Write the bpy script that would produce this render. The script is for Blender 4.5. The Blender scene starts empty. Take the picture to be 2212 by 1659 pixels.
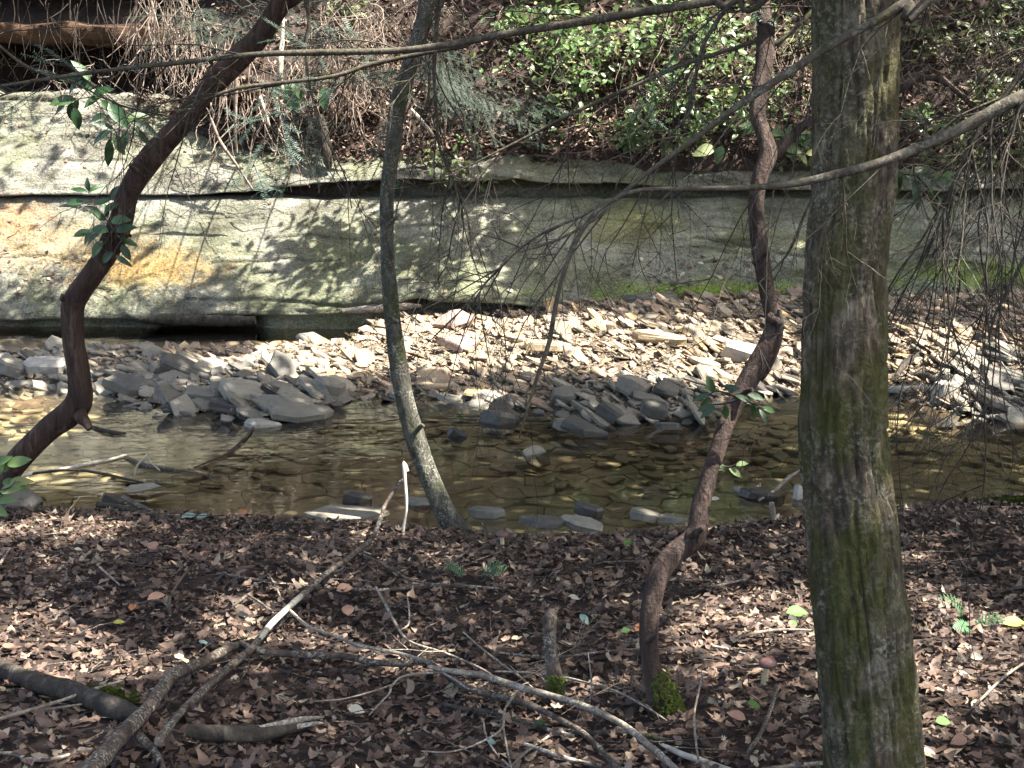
import bpy, math, random
import numpy as np
from mathutils import Vector, Matrix

random.seed(7)
rng = np.random.default_rng(11)
rad = math.radians
SC = bpy.context.scene
COL = SC.collection

# ------------------------------------------------------------ camera, world, sun
CAM_Z = 2.2
PITCH = 11.323
FPX = 3039.0                       # focal length in pixels of a 2212 x 1659 frame
CX, CY = 1106.0, 829.5
cam = bpy.data.cameras.new('camera')
cam.sensor_width = 36.0
cam.lens = 36.0 * FPX / 2212.0
cam.clip_start = 0.05
cam.clip_end = 400.0
camo = bpy.data.objects.new('camera', cam)
COL.objects.link(camo)
camo.location = (0, 0, CAM_Z)
camo.rotation_euler = (rad(90 - PITCH), 0, 0)
SC.camera = camo

SUN = Vector((0.50, -0.10, 0.86)).normalized()       # direction towards the sun
world = bpy.data.worlds.new('World')
SC.world = world
world.use_nodes = True
wn = world.node_tree
wn.nodes.clear()
sky = wn.nodes.new('ShaderNodeTexSky')
sky.sky_type = 'NISHITA'
sky.sun_disc = False
sky.sun_elevation = math.asin(SUN.z)
sky.dust_density = 4.0
sky.ozone_density = 0.4
sky.sun_rotation = math.atan2(SUN.x, SUN.y)
bg = wn.nodes.new('ShaderNodeBackground')
bg.inputs['Strength'].default_value = 0.12
wo = wn.nodes.new('ShaderNodeOutputWorld')
wn.links.new(sky.outputs[0], bg.inputs[0])
wn.links.new(bg.outputs[0], wo.inputs[0])

sl = bpy.data.lights.new('sun', 'SUN')
sl.energy = 5.0
sl.angle = rad(0.53)
sl.color = (1.0, 0.95, 0.86)
so = bpy.data.objects.new('sun', sl)
COL.objects.link(so)
so.rotation_euler = SUN.to_track_quat('Z', 'Y').to_euler()
so.location = (20, -4, 34)

SC.render.engine = 'CYCLES'
SC.view_settings.view_transform = 'Standard'
SC.view_settings.look = 'None'
SC.view_settings.gamma = 1.0
SC.view_settings.use_curve_mapping = False
SC.view_settings.exposure = 2.55
cy = SC.cycles
cy.use_denoising = True
cy.max_bounces = 7
cy.diffuse_bounces = 4
cy.glossy_bounces = 3
cy.transmission_bounces = 4
cy.transparent_max_bounces = 10
cy.caustics_reflective = False
cy.caustics_refractive = False

# ------------------------------------------------------------ numeric helpers
ST, CT = math.sin(rad(PITCH)), math.cos(rad(PITCH))


def ray(px, py):
    u = (np.asarray(px, float) - CX) / FPX
    v = (CY - np.asarray(py, float)) / FPX
    return np.stack([u, CT + v * ST, -ST + v * CT], -1)


def P(px, py, Y):
    d = ray(px, py)
    t = np.asarray(Y, float) / d[..., 1]
    return d * t[..., None] + np.array([0, 0, CAM_Z])


def W(px, py, z):
    d = ray(px, py)
    t = (np.asarray(z, float) - CAM_Z) / d[..., 2]
    return d * t[..., None] + np.array([0, 0, CAM_Z])


def to_px(p):
    p = np.asarray(p, float)
    x, y, z = p[..., 0], p[..., 1], p[..., 2] - CAM_Z
    f = y * CT - z * ST
    v = y * ST + z * CT
    f = np.where(f < 0.05, 0.05, f)
    return CX + FPX * x / f, CY - FPX * v / f, f


def hsh(ix, iy, iz):
    h = (ix.astype(np.int64) * 374761393 + iy.astype(np.int64) * 668265263 + iz.astype(np.int64) * 1274126177) & 0xffffffff
    h = ((h ^ (h >> 13)) * 1103515245) & 0xffffffff
    h = ((h ^ (h >> 16)) * 2246822519) & 0xffffffff
    return ((h ^ (h >> 15)) & 0xffffff) / float(0xffffff)


def vn(x, y, z=None):
    x = np.asarray(x, float); y = np.asarray(y, float)
    z = np.zeros_like(x) if z is None else np.asarray(z, float) + np.zeros_like(x)
    ix, iy, iz = np.floor(x), np.floor(y), np.floor(z)
    fx, fy, fz = x - ix, y - iy, z - iz
    fx = fx * fx * (3 - 2 * fx); fy = fy * fy * (3 - 2 * fy); fz = fz * fz * (3 - 2 * fz)
    r = 0
    for a in (0, 1):
        for b in (0, 1):
            for c in (0, 1):
                w = (fx if a else 1 - fx) * (fy if b else 1 - fy) * (fz if c else 1 - fz)
                r = r + w * hsh(ix + a, iy + b, iz + c)
    return r * 2 - 1


def fbm(x, y, z=None, o=4):
    r = 0; a = 0.5; f = 1.0
    for i in range(o):
        r = r + a * vn(np.asarray(x) * f + 17.3 * i, np.asarray(y) * f - 9.1 * i, None if z is None else np.asarray(z) * f + 5.7 * i)
        a *= 0.5; f *= 2.03
    return r


def sstep(a, b, x):
    t = np.clip((x - a) / (b - a), 0, 1)
    return t * t * (3 - 2 * t)


# ------------------------------------------------------------ the lie of the land (metres; water surface at z = 0)
_lp = np.array([(-300, 1103), (0, 1105), (200, 1108), (420, 1112), (650, 1122), (900, 1145), (1100, 1165), (1300, 1163), (1450, 1145),
                (1700, 1120), (1950, 1102), (2212, 1072), (2500, 1060)], float)
_lw = W(_lp[:, 0], _lp[:, 1], np.full(len(_lp), 0.16))
_gp = np.array([(-500, 828), (0, 832), (230, 848), (350, 885), (600, 908), (700, 898), (725, 868), (900, 852), (1000, 868), (1150, 884), (1250, 918),
                (1330, 912), (1480, 918), (1600, 858), (1740, 842), (1900, 846), (2000, 880), (2150, 908), (2212, 892), (2600, 890)], float)
_gw = W(_gp[:, 0], _gp[:, 1], np.full(len(_gp), 0.0))
ROCK_Y = 13.75


def lipY(x):
    return np.interp(x, _lw[:, 0], _lw[:, 1])


def edgeY(x):
    return np.interp(x, _gw[:, 0], _gw[:, 1])


def barZ(x, y):
    t = y - edgeY(x)
    top = np.interp(x, [-6.5, -2.6, -1.3, -0.9, 0, 0.5, 2.5, 6.5], [0.05, 0.07, 0.10, 0.08, 0.10, 0.22, 0.30, 0.33])
    z = np.where(t < 0, 0.30 * t, top * sstep(0, 2.6, t) + 0.035 * sstep(0, 0.3, t))
    ch = sstep(12.15, 12.7, y) * (1 - sstep(-1.75, -1.1, x))
    z = z * (1 - ch) - 0.10 * ch
    return np.maximum(z, -0.16)


def bankZ(x, y):
    d = lipY(x) - y
    z = -0.16 + 0.32 * sstep(-0.75, 0.1, d) + 0.115 * np.maximum(d, 0) ** 0.97
    z = z + 0.10 * np.exp(-(((x - 0.50) / 0.22) ** 2 + ((y - 3.85) / 0.25) ** 2))
    z = z + (0.05 * vn(x * 0.9, y * 0.9) + 0.02 * vn(x * 3.1, y * 3.1)) * sstep(-0.2, 0.6, d)
    return z


def rockZ(x, y):
    return 0.2 + (y - 13.7) * 0.93


def hillZ(x, y):
    crest = np.interp(x, [-7, -4.4, -3.2, -2.2, -1.0, 8], [16.35, 16.2, 15.5, 15.2, 15.05, 15.05])
    base = np.interp(x, [-7, -4.4, -3.2, -2.2, -1.0, 8], [2.20, 2.20, 1.90, 1.72, 1.62, 1.68])
    d = y - crest
    cave = 1 - sstep(-3.9, -3.0, x + 0.3 * vn(y * 2.0, 3.0 + 0 * y))
    n = 0.16 * vn(x * 1.3 + 4, y * 1.3) + 0.08 * vn(x * 3.3, y * 3.3)
    zo = base + 1.22 * np.maximum(d, 0) + n * sstep(0.0, 0.5, d) - 3.0 * np.maximum(-d, 0)
    zc = base + 0.04 * d - 2.0 * np.maximum(-d, 0) + sstep(1.3, 1.9, d) * 2.4 + 1.0 * np.maximum(d - 1.9, 0) + n * 0.5
    z = zo * (1 - cave) + zc * cave
    far = np.maximum(y - 23.0, 0)
    return np.where(far > 0, z - 0.95 * far, z)


def H(x, y):
    """top surface at (x, y): bank, water or gravel, rock, hillside"""
    x = np.asarray(x, float); y = np.asarray(y, float)
    z = np.maximum(bankZ(x, y), 0.0)
    z = np.where(y > edgeY(x) - 0.4, np.maximum(barZ(x, y), 0.0), z)
    z = np.where(y > ROCK_Y, rockZ(x, y), z)
    hz = hillZ(x, y)
    z = np.where(y > 15.0, np.where(hz > 1.4, np.maximum(hz, np.minimum(rockZ(x, y), 1.7)), z), z)
    return z


def G(px, py, y0=2.2, y1=20.0):
    """where the sight line through a pixel meets the land"""
    ys = np.arange(y0, y1, 0.01)
    d = ray(px, py)
    t = ys / d[1]
    x = d[0] * t; z = d[2] * t + CAM_Z
    below = z <= H(x, ys)
    i = int(np.argmax(below)) if below.any() else len(ys) - 1
    return np.array([x[i], ys[i], z[i]])


# ------------------------------------------------------------ mesh building
class MB:
    def __init__(self):
        self.v = []; self.f = []; self.n = 0

    def add(self, v, f):
        v = np.asarray(v, float).reshape(-1, 3)
        f = np.asarray(f, int)
        self.v.append(v); self.f.append(f + self.n); self.n += len(v)

    def scatter(self, tv, tf, mats, locs):
        """template verts under n 3x3 matrices and n places"""
        n = len(locs)
        if n == 0:
            return
        v = np.einsum('nij,kj->nki', mats, tv) + locs[:, None, :]
        k = len(tv)
        f = (np.asarray(tf)[None] + (np.arange(n) * k)[:, None, None]).reshape(-1, np.asarray(tf).shape[1])
        self.add(v.reshape(-1, 3), f)

    def mesh(self, name, mat=None, smooth=True, off=(0, 0, 0)):
        me = bpy.data.meshes.new(name)
        if self.v:
            V = np.concatenate(self.v) - np.asarray(off, float)
            me.vertices.add(len(V))
            me.vertices.foreach_set('co', V.astype(np.float32).ravel())
            idx = np.concatenate([a.ravel() for a in self.f])
            tot = np.concatenate([np.full(len(a), a.shape[1]) for a in self.f])
            st = np.concatenate([[0], np.cumsum(tot)[:-1]])
            me.loops.add(len(idx))
            me.loops.foreach_set('vertex_index', idx.astype(np.int32))
            me.polygons.add(len(tot))
            me.polygons.foreach_set('loop_start', st.astype(np.int32))
            me.polygons.foreach_set('loop_total', tot.astype(np.int32))
            me.polygons.foreach_set('use_smooth', np.full(len(tot), bool(smooth)))
            me.update(calc_edges=True)
            me.validate()
        if mat:
            me.materials.append(mat)
        return me


OFF = {}


def link(name, me, parent=None, loc=(0, 0, 0)):
    o = bpy.data.objects.new(name, me)
    COL.objects.link(o)
    if parent:
        o.parent = parent
        OFF[o.name] = OFF.get(parent.name, (0, 0, 0))
    else:
        o.location = loc
        OFF[o.name] = tuple(loc)
    return o


def thing(name, label, cat, loc=(0, 0, 0), group=None):
    o = bpy.data.objects.new(name, None)
    o.empty_display_size = 0.1
    COL.objects.link(o)
    o.location = loc
    OFF[o.name] = tuple(loc)
    return tag(o, label, cat, group)


def tag(o, label=None, cat=None, group=None, kind=None):
    if label: o['label'] = label
    if cat: o['category'] = cat
    if group: o['group'] = group
    if kind: o['kind'] = kind
    return o


def put(mb, name, mat, parent=None, loc=None, smooth=True):
    """mesh data given in world coordinates, linked as a thing at loc or as a part of parent"""
    if parent is not None:
        off = OFF[parent.name]
    else:
        off = (0, 0, 0) if loc is None else loc
    return link(name, mb.mesh(name, mat, smooth, off), parent, off)


def spline(p, n):
    """Catmull-Rom through rows of p, n samples"""
    p = np.asarray(p, float)
    if len(p) == 2:
        t = np.linspace(0, 1, n)[:, None]
        return p[0] * (1 - t) + p[1] * t
    q = np.vstack([2 * p[0] - p[1], p, 2 * p[-1] - p[-2]])
    seg = np.linalg.norm(np.diff(p[:, :3], axis=0), axis=1)
    s = np.concatenate([[0], np.cumsum(np.maximum(seg, 1e-6))])
    u = np.linspace(0, s[-1], n)
    i = np.clip(np.searchsorted(s, u, 'right') - 1, 0, len(p) - 2)
    t = ((u - s[i]) / (s[i + 1] - s[i]))[:, None]
    a, b, c, d = q[i], q[i + 1], q[i + 2], q[i + 3]
    return 0.5 * ((2 * b) + (-a + c) * t + (2 * a - 5 * b + 4 * c - d) * t ** 2 + (-a + 3 * b - 3 * c + d) * t ** 3)


def tube(mb, pts, r, sides=6, cap=True, disp=None):
    pts = np.asarray(pts, float); n = len(pts)
    r = np.broadcast_to(np.asarray(r, float), (n,))
    T = np.gradient(pts, axis=0)
    T /= np.linalg.norm(T, axis=1)[:, None] + 1e-9
    N = np.empty_like(T)
    a = np.array([0, 0, 1.0]) if abs(T[0, 2]) < 0.9 else np.array([0, 1.0, 0])
    c = np.cross(T[0], a); c /= np.linalg.norm(c)
    N[0] = c
    for i in range(1, n):
        c = N[i - 1] - T[i] * np.dot(N[i - 1], T[i])
        N[i] = c / (np.linalg.norm(c) + 1e-9)
    B = np.cross(T, N)
    ph = np.arange(sides) * (2 * math.pi / sides)
    rr = r[:, None] * np.ones(sides)
    if disp is not None:
        s = np.concatenate([[0], np.cumsum(np.linalg.norm(np.diff(pts, axis=0), axis=1))])
        rr = rr * (1 + disp(ph[None, :] + 0 * rr, s[:, None] + 0 * rr, r[:, None] + 0 * rr))
    v = pts[:, None, :] + rr[..., None] * (np.cos(ph)[None, :, None] * N[:, None, :] + np.sin(ph)[None, :, None] * B[:, None, :])
    i = np.arange(n - 1)[:, None] * sides; j = np.arange(sides)[None, :]; k = (np.arange(sides)[None, :] + 1) % sides
    f = np.stack([i + j, i + k, i + k + sides, i + j + sides], -1).reshape(-1, 4)
    mb.add(v.reshape(-1, 3), f)
    if cap:
        for e, rev in ((0, True), (n - 1, False)):
            ring = v[e]; c = ring.mean(0)
            m = np.vstack([ring, c[None]])
            q = np.stack([np.arange(sides), (np.arange(sides) + 1) % sides, np.full(sides, sides)], -1)
            mb.add(m, q[:, ::-1] if rev else q)


def grid_mesh(mb, X, Y, Z):
    h, w = X.shape
    v = np.stack([X, Y, Z], -1).reshape(-1, 3)
    i = np.arange(h - 1)[:, None] * w + np.arange(w - 1)[None]
    f = np.stack([i, i + 1, i + w + 1, i + w], -1).reshape(-1, 4)
    mb.add(v, f)


def rotm(n, tilt, up=None):
    """n random rotations: any heading, then a tilt of up to tilt radians about a random level axis"""
    a = rng.uniform(0, 2 * math.pi, n); b = rng.uniform(0, 2 * math.pi, n)
    t = np.abs(rng.normal(0, 1, n)) * tilt if np.isscalar(tilt) else tilt
    ca, sa = np.cos(a), np.sin(a)
    Rz = np.zeros((n, 3, 3)); Rz[:, 0, 0] = ca; Rz[:, 0, 1] = -sa; Rz[:, 1, 0] = sa; Rz[:, 1, 1] = ca; Rz[:, 2, 2] = 1
    ux, uy = np.cos(b), np.sin(b); c, s = np.cos(t), np.sin(t)
    Rt = np.zeros((n, 3, 3))
    Rt[:, 0, 0] = c + ux * ux * (1 - c); Rt[:, 0, 1] = ux * uy * (1 - c); Rt[:, 0, 2] = uy * s
    Rt[:, 1, 0] = ux * uy * (1 - c); Rt[:, 1, 1] = c + uy * uy * (1 - c); Rt[:, 1, 2] = -ux * s
    Rt[:, 2, 0] = -uy * s; Rt[:, 2, 1] = ux * s; Rt[:, 2, 2] = c
    return Rt @ Rz


# ------------------------------------------------------------ materials
def NM(name):
    m = bpy.data.materials.new(name)
    m.use_nodes = True
    nt = m.node_tree
    nt.nodes.clear()
    return m, nt


def nd(nt, t, ins=None, **props):
    n = nt.nodes.new(t)
    for k, v in props.items():
        setattr(n, k, v)
    for k, v in (ins or {}).items():
        if isinstance(v, bpy.types.NodeSocket):
            nt.links.new(v, n.inputs[k])
        else:
            n.inputs[k].default_value = v
    return n


def c4(c):
    return (c[0], c[1], c[2], 1.0)


def ramp(nt, fac, stops, interp='LINEAR'):
    n = nd(nt, 'ShaderNodeValToRGB', {'Fac': fac})
    cr = n.color_ramp
    cr.interpolation = interp
    while len(cr.elements) < len(stops):
        cr.elements.new(0.5)
    for e, (p, c) in zip(cr.elements, stops):
        e.position = p
        e.color = c4(c) if hasattr(c, '__len__') else (c, c, c, 1)
    return n.outputs['Color']


def mix(nt, f, a, b, mode='MIX'):
    n = nd(nt, 'ShaderNodeMix', data_type='RGBA', blend_type=mode)
    for i, v in ((0, f), (6, a), (7, b)):
        if isinstance(v, bpy.types.NodeSocket):
            nt.links.new(v, n.inputs[i])
        else:
            n.inputs[i].default_value = v if i == 0 else c4(v)
    return n.outputs[2]


def mth(nt, op, a, b=0.0, clamp=False):
    n = nd(nt, 'ShaderNodeMath', {0: a, 1: b}, operation=op)
    n.use_clamp = clamp
    return n.outputs[0]


def coords(nt, scale=(1, 1, 1), kind='Object'):
    tc = nd(nt, 'ShaderNodeTexCoord')
    return nd(nt, 'ShaderNodeMapping', {'Vector': tc.outputs[kind], 'Scale': scale}).outputs[0]


def noise(nt, vec, scale, detail=4, rough=0.6, dist=0.0):
    return nd(nt, 'ShaderNodeTexNoise', {'Vector': vec, 'Scale': scale, 'Detail': detail, 'Roughness': rough, 'Distortion': dist}).outputs['Fac']


def finish(nt, col, rough=0.85, bump=None, bdist=0.01, bstr=0.6, spec=0.3, trans=None):
    b = nd(nt, 'ShaderNodeBsdfPrincipled')
    for k, v in (('Base Color', col), ('Roughness', rough), ('Specular IOR Level', spec)):
        if isinstance(v, bpy.types.NodeSocket):
            nt.links.new(v, b.inputs[k])
        else:
            b.inputs[k].default_value = c4(v) if k == 'Base Color' else v
    if bump is not None:
        bn = nd(nt, 'ShaderNodeBump', {'Height': bump, 'Distance': bdist, 'Strength': bstr})
        nt.links.new(bn.outputs[0], b.inputs['Normal'])
    o = nd(nt, 'ShaderNodeOutputMaterial')
    sh = b.outputs[0]
    if trans is not None:
        tr = nd(nt, 'ShaderNodeBsdfTranslucent')
        if isinstance(col, bpy.types.NodeSocket):
            nt.links.new(col, tr.inputs[0])
        else:
            tr.inputs[0].default_value = c4(col)
        sh = nd(nt, 'ShaderNodeMixShader', {0: trans, 1: sh, 2: tr.outputs[0]}).outputs[0]
    nt.links.new(sh, o.inputs[0])


def rnd_piece(nt):
    """a number that differs from object to object and from loose piece to loose piece"""
    a = nd(nt, 'ShaderNodeNewGeometry').outputs['Random Per Island']
    b = nd(nt, 'ShaderNodeObjectInfo').outputs['Random']
    return mth(nt, 'FRACT', mth(nt, 'ADD', a, b))


def m_leaves(name, stops, rough=0.55, trans=0.25, spec=0.35, patch=None):
    m, nt = NM(name)
    r = rnd_piece(nt)
    col = ramp(nt, r, stops)
    v = coords(nt)
    n = noise(nt, v, 34, 3, 0.6)
    col = mix(nt, 0.45, col, ramp(nt, n, [(0.3, (0.35, 0.33, 0.32)), (0.7, (1, 1, 1))]), 'MULTIPLY')
    if patch:
        p = noise(nt, v, patch, 2, 0.5)
        col = mix(nt, 0.6, col, ramp(nt, p, [(0.35, (0.5, 0.47, 0.46)), (0.62, (1, 1, 1))]), 'MULTIPLY')
    finish(nt, col, rough, n, 0.004, 0.4, spec, trans)
    return m


def m_bark(name, a, b, c, scale, stretch, bdist, moss=None, mossamt=0.55, lich=None, mossz=None):
    m, nt = NM(name)
    v = coords(nt, (1, 1, stretch))
    n1 = noise(nt, v, scale, 6, 0.65, 0.6)
    n2 = noise(nt, coords(nt), scale * 0.35, 4, 0.6)
    n3 = noise(nt, coords(nt), scale * 3.2, 3, 0.6)
    col = ramp(nt, n1, [(0.3, a), (0.52, b), (0.72, c)])
    col = mix(nt, 0.6, col, ramp(nt, n2, [(0.3, (0.45, 0.43, 0.42)), (0.7, (1.15, 1.12, 1.1))]), 'MULTIPLY')
    if lich:
        col = mix(nt, mth(nt, 'MULTIPLY', ramp(nt, n3, [(0.5, 0), (0.62, 1)]), ramp(nt, noise(nt, coords(nt), scale * 0.3, 3, 0.6), [(0.42, 0), (0.6, 0.8)])), col, lich)
    if moss:
        k = ramp(nt, noise(nt, coords(nt, (1, 1, 0.45)), scale * 0.28, 5, 0.65), [(mossamt - 0.06, 0), (mossamt + 0.08, 1)])
        if mossz:
            zz = nd(nt, 'ShaderNodeSeparateXYZ', {0: nd(nt, 'ShaderNodeTexCoord').outputs['Object']}).outputs[2]
            k = mth(nt, 'MULTIPLY', k, ramp(nt, mth(nt, 'DIVIDE', zz, mossz), [(0.35, 1), (0.8, 0.25)]))
        col = mix(nt, mth(nt, 'MULTIPLY', k, 0.85), col, mix(nt, n3, (moss[0] * .5, moss[1] * .5, moss[2] * .5), (moss[0] * 1.3, moss[1] * 1.3, moss[2] * 1.3)))
    h = mth(nt, 'ADD', n1, mth(nt, 'MULTIPLY', n3, 0.3))
    finish(nt, col, 0.9, h, bdist, 0.8, 0.2)
    return m


def m_stone(name, stops, wet=None):
    m, nt = NM(name)
    r = rnd_piece(nt)
    col = ramp(nt, r, stops)
    v = coords(nt)
    n = noise(nt, v, 16, 5, 0.65)
    n2 = noise(nt, v, 90, 3, 0.6)
    col = mix(nt, 0.7, col, ramp(nt, n, [(0.28, (0.45, 0.42, 0.38)), (0.5, (0.85, 0.83, 0.8)), (0.72, (1.15, 1.12, 1.05))]), 'MULTIPLY')
    col = mix(nt, 0.3, col, ramp(nt, n2, [(0.3, (0.4, 0.4, 0.4)), (0.65, (1, 1, 1))]), 'MULTIPLY')
    finish(nt, col, 0.8 if not wet else wet, mth(nt, 'ADD', n, mth(nt, 'MULTIPLY', n2, 0.3)), 0.012, 0.5, 0.35)
    return m


M = {}
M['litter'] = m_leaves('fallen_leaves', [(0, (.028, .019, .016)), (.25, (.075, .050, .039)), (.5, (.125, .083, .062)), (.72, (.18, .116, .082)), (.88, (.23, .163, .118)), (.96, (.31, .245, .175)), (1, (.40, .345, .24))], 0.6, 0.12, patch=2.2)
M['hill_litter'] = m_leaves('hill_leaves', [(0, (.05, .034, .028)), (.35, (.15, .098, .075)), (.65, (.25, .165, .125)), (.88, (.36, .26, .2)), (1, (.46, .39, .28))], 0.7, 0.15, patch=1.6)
M['green'] = m_leaves('shrub_leaves', [(0, (.06, .115, .036)), (.5, (.12, .205, .065)), (.85, (.18, .27, .095)), (1, (.3, .31, .11))], 0.38, 0.38, 0.55)
M['olive'] = m_leaves('small_leaves', [(0, (.07, .11, .04)), (.5, (.12, .16, .055)), (1, (.2, .2, .08))], 0.5, 0.35, 0.4)
M['hemlock'] = m_leaves('hemlock_needles', [(0, (.04, .08, .055)), (.6, (.07, .125, .09)), (1, (.11, .17, .125))], 0.5, 0.25, 0.4)
M['rhodo'] = m_leaves('leathery_leaves', [(0, (.02, .05, .018)), (.6, (.03, .075, .022)), (1, (.05, .1, .025))], 0.35, 0.2, 0.5)
M['canopy'] = m_leaves('shade_canopy_leaves', [(0, (.03, .07, .02)), (.6, (.05, .1, .025)), (1, (.08, .13, .03))], 0.5, 0.25, 0.4)
M['tree_bark'] = m_bark('furrowed_bark', (.03, .025, .018), (.08, .064, .043), (.23, .195, .145), 26, 0.6, 0.022, (.052, .053, .011), 0.465, (.21, .21, .155), 2.9)
M['rhodo_bark'] = m_bark('flaky_bark', (.018, .011, .008), (.055, .036, .028), (.13, .09, .07), 30, 0.10, 0.02, (.05, .055, .015), 0.66)
M['red_bark'] = m_bark('red_brown_bark', (.018, .012, .01), (.056, .039, .032), (.12, .088, .073), 34, 0.1, 0.022, (.06, .06, .016), 0.68)
M['grey_bark'] = m_bark('grey_bark', (.025, .023, .018), (.07, .066, .052), (.15, .142, .115), 30, 0.5, 0.012, (.04, .05, .013), 0.58, (.25, .25, .2))
M['branch'] = m_bark('branch_bark', (.03, .026, .019), (.068, .058, .042), (.12, .105, .078), 40, 0.8, 0.006, (.06, .06, .015), 0.6, (.15, .15, .115))
M['twig'] = m_bark('dark_twig', (.025, .021, .017), (.05, .042, .034), (.085, .072, .06), 60, 1, 0.002)
M['dead'] = m_bark('dead_wood', (.1, .08, .06), (.2, .165, .13), (.34, .29, .235), 30, 0.6, 0.006, None, 0.6, (.42, .42, .36))
M['deadbark'] = m_bark('dead_branch_bark', (.03, .023, .018), (.08, .062, .05), (.17, .138, .112), 34, 0.8, 0.012, None, 0.6, (.34, .33, .27))
M['log'] = m_bark('rotting_bark', (.018, .015, .012), (.045, .038, .03), (.095, .082, .065), 22, 0.5, 0.018, (.055, .075, .015), 0.66)
M['pale'] = m_bark('bleached_wood', (.28, .25, .2), (.42, .39, .32), (.58, .54, .45), 30, 0.6, 0.004)
M['root'] = m_bark('bare_roots', (.1, .075, .06), (.24, .19, .155), (.42, .36, .3), 12, 1, 0.003)
M['stone'] = m_stone('dry_shale', [(0, (.10, .088, .07)), (.2, (.17, .142, .108)), (.4, (.24, .19, .135)), (.6, (.29, .225, .15)), (.75, (.28, .195, .148)), (.88, (.32, .235, .12)), (1, (.35, .30, .23))])
M['greystone'] = m_stone('grey_shale', [(0, (.075, .07, .06)), (.4, (.15, .142, .12)), (.75, (.21, .19, .15)), (1, (.27, .25, .2))], 0.6)
M['darkstone'] = m_stone('wet_shale', [(0, (.04, .037, .033)), (1, (.09, .08, .07))], 0.35)
M['palestone'] = m_stone('pale_shale', [(0, (.3, .28, .24)), (1, (.36, .33, .285))])
M['tanstone'] = m_stone('tan_shale', [(0, (.33, .25, .15)), (1, (.36, .28, .18))])
M['pinkstone'] = m_stone('pinkish_shale', [(0, (.31, .22, .185)), (1, (.34, .25, .21))])
M['bedstone'] = m_stone('stream_flags', [(0, (.28, .245, .155)), (.5, (.33, .29, .185)), (.85, (.38, .335, .22)), (1, (.31, .29, .22))], 0.6)

m, nt = NM('dark_soil')
v = coords(nt)
n = noise(nt, v, 9, 6, 0.7)
finish(nt, ramp(nt, n, [(0.3, (.018, .013, .011)), (0.55, (.04, .028, .023)), (0.75, (.075, .055, .045))]), 0.95, n, 0.03, 0.8, 0.15)
M['soil'] = m

m, nt = NM('stream_silt')
n = noise(nt, coords(nt), 5, 5, 0.65)
finish(nt, ramp(nt, n, [(0.3, (.06, .05, .03)), (0.7, (.14, .116, .072))]), 0.8, n, 0.02, 0.6)
M['silt'] = m

m, nt = NM('gravelly_sand')
n = noise(nt, coords(nt), 28, 6, 0.7)
finish(nt, ramp(nt, n, [(0.3, (.04, .03, .021)), (0.55, (.11, .083, .058)), (0.75, (.22, .17, .125))]), 0.9, n, 0.02, 0.9)
M['sand'] = m

# sandstone: grey-green weathered rock, rust stains on the left, moss low on the right
m, nt = NM('weathered_sandstone')
v = coords(nt)
vs = coords(nt, (0.35, 1, 1.6))
na = noise(nt, v, 0.9, 5, 0.6, 0.4)
nb = noise(nt, vs, 3.2, 6, 0.65, 0.5)
nc = noise(nt, v, 38, 4, 0.65)
ne = noise(nt, v, 6.5, 5, 0.65)
col = ramp(nt, nb, [(0.28, (.075, .073, .06)), (0.45, (.14, .137, .113)), (0.6, (.20, .195, .165)), (0.75, (.29, .283, .25))])
col = mix(nt, ramp(nt, na, [(0.42, 0), (0.62, 0.75)]), col, (.115, .125, .068))
col = mix(nt, ramp(nt, ne, [(0.55, 0), (0.72, 0.7)]), col, (.062, .062, .043))
sep = nd(nt, 'ShaderNodeSeparateXYZ', {0: nd(nt, 'ShaderNodeTexCoord').outputs['Object']})


def blob(cx, cz, rx, rz, lo=0.5, hi=1.15):
    dx = mth(nt, 'DIVIDE', mth(nt, 'SUBTRACT', sep.outputs[0], cx), rx)
    dz = mth(nt, 'DIVIDE', mth(nt, 'SUBTRACT', sep.outputs[2], cz), rz)
    d = mth(nt, 'SQRT', mth(nt, 'ADD', mth(nt, 'MULTIPLY', dx, dx), mth(nt, 'MULTIPLY', dz, dz)))
    d = mth(nt, 'ADD', d, mth(nt, 'MULTIPLY', mth(nt, 'SUBTRACT', ne, 0.5), 1.9))
    return ramp(nt, d, [(lo * 0.6, 1), (min(hi * 0.85, 1.0), 0)])


rust = mix(nt, nc, (.16, .095, .025), (.36, .23, .08))
col = mix(nt, mth(nt, 'MULTIPLY', blob(-3.75, 0.56, 1.0, 0.27), 0.75), col, rust)
col = mix(nt, mth(nt, 'MULTIPLY', blob(-5.2, 0.98, 0.5, 0.3), 0.7), col, mix(nt, nc, (.2, .1, .04), (.36, .22, .11)))
col = mix(nt, mth(nt, 'MULTIPLY', blob(-4.6, 0.75, 1.3, 0.32), 0.55), col, (.24, .17, .085))
mossc = mix(nt, nc, (.05, .085, .01), (.17, .23, .035))
col = mix(nt, mth(nt, 'MULTIPLY', blob(2.0, 0.36, 1.7, 0.13), 0.95), col, mossc)
col = mix(nt, mth(nt, 'MULTIPLY', blob(5.0, 0.52, 1.5, 0.17), 0.9), col, mossc)
col = mix(nt, mth(nt, 'MULTIPLY', blob(1.2, 0.95, 0.8, 0.25), 0.65), col, (.13, .125, .04))
col = mix(nt, mth(nt, 'MULTIPLY', blob(3.0, 0.8, 1.3, 0.2), 0.35), col, (.15, .15, .05))
nf = noise(nt, v, 95, 3, 0.7)
col = mix(nt, 0.75, col, ramp(nt, nc, [(0.32, (.42, .41, .38)), (0.5, (.95, .95, .92)), (0.66, (1.3, 1.3, 1.27))]), 'MULTIPLY')
col = mix(nt, 0.6, col, ramp(nt, nf, [(0.32, (.4, .4, .38)), (0.5, (.98, .98, .96)), (0.66, (1.25, 1.25, 1.22))]), 'MULTIPLY')
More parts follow.
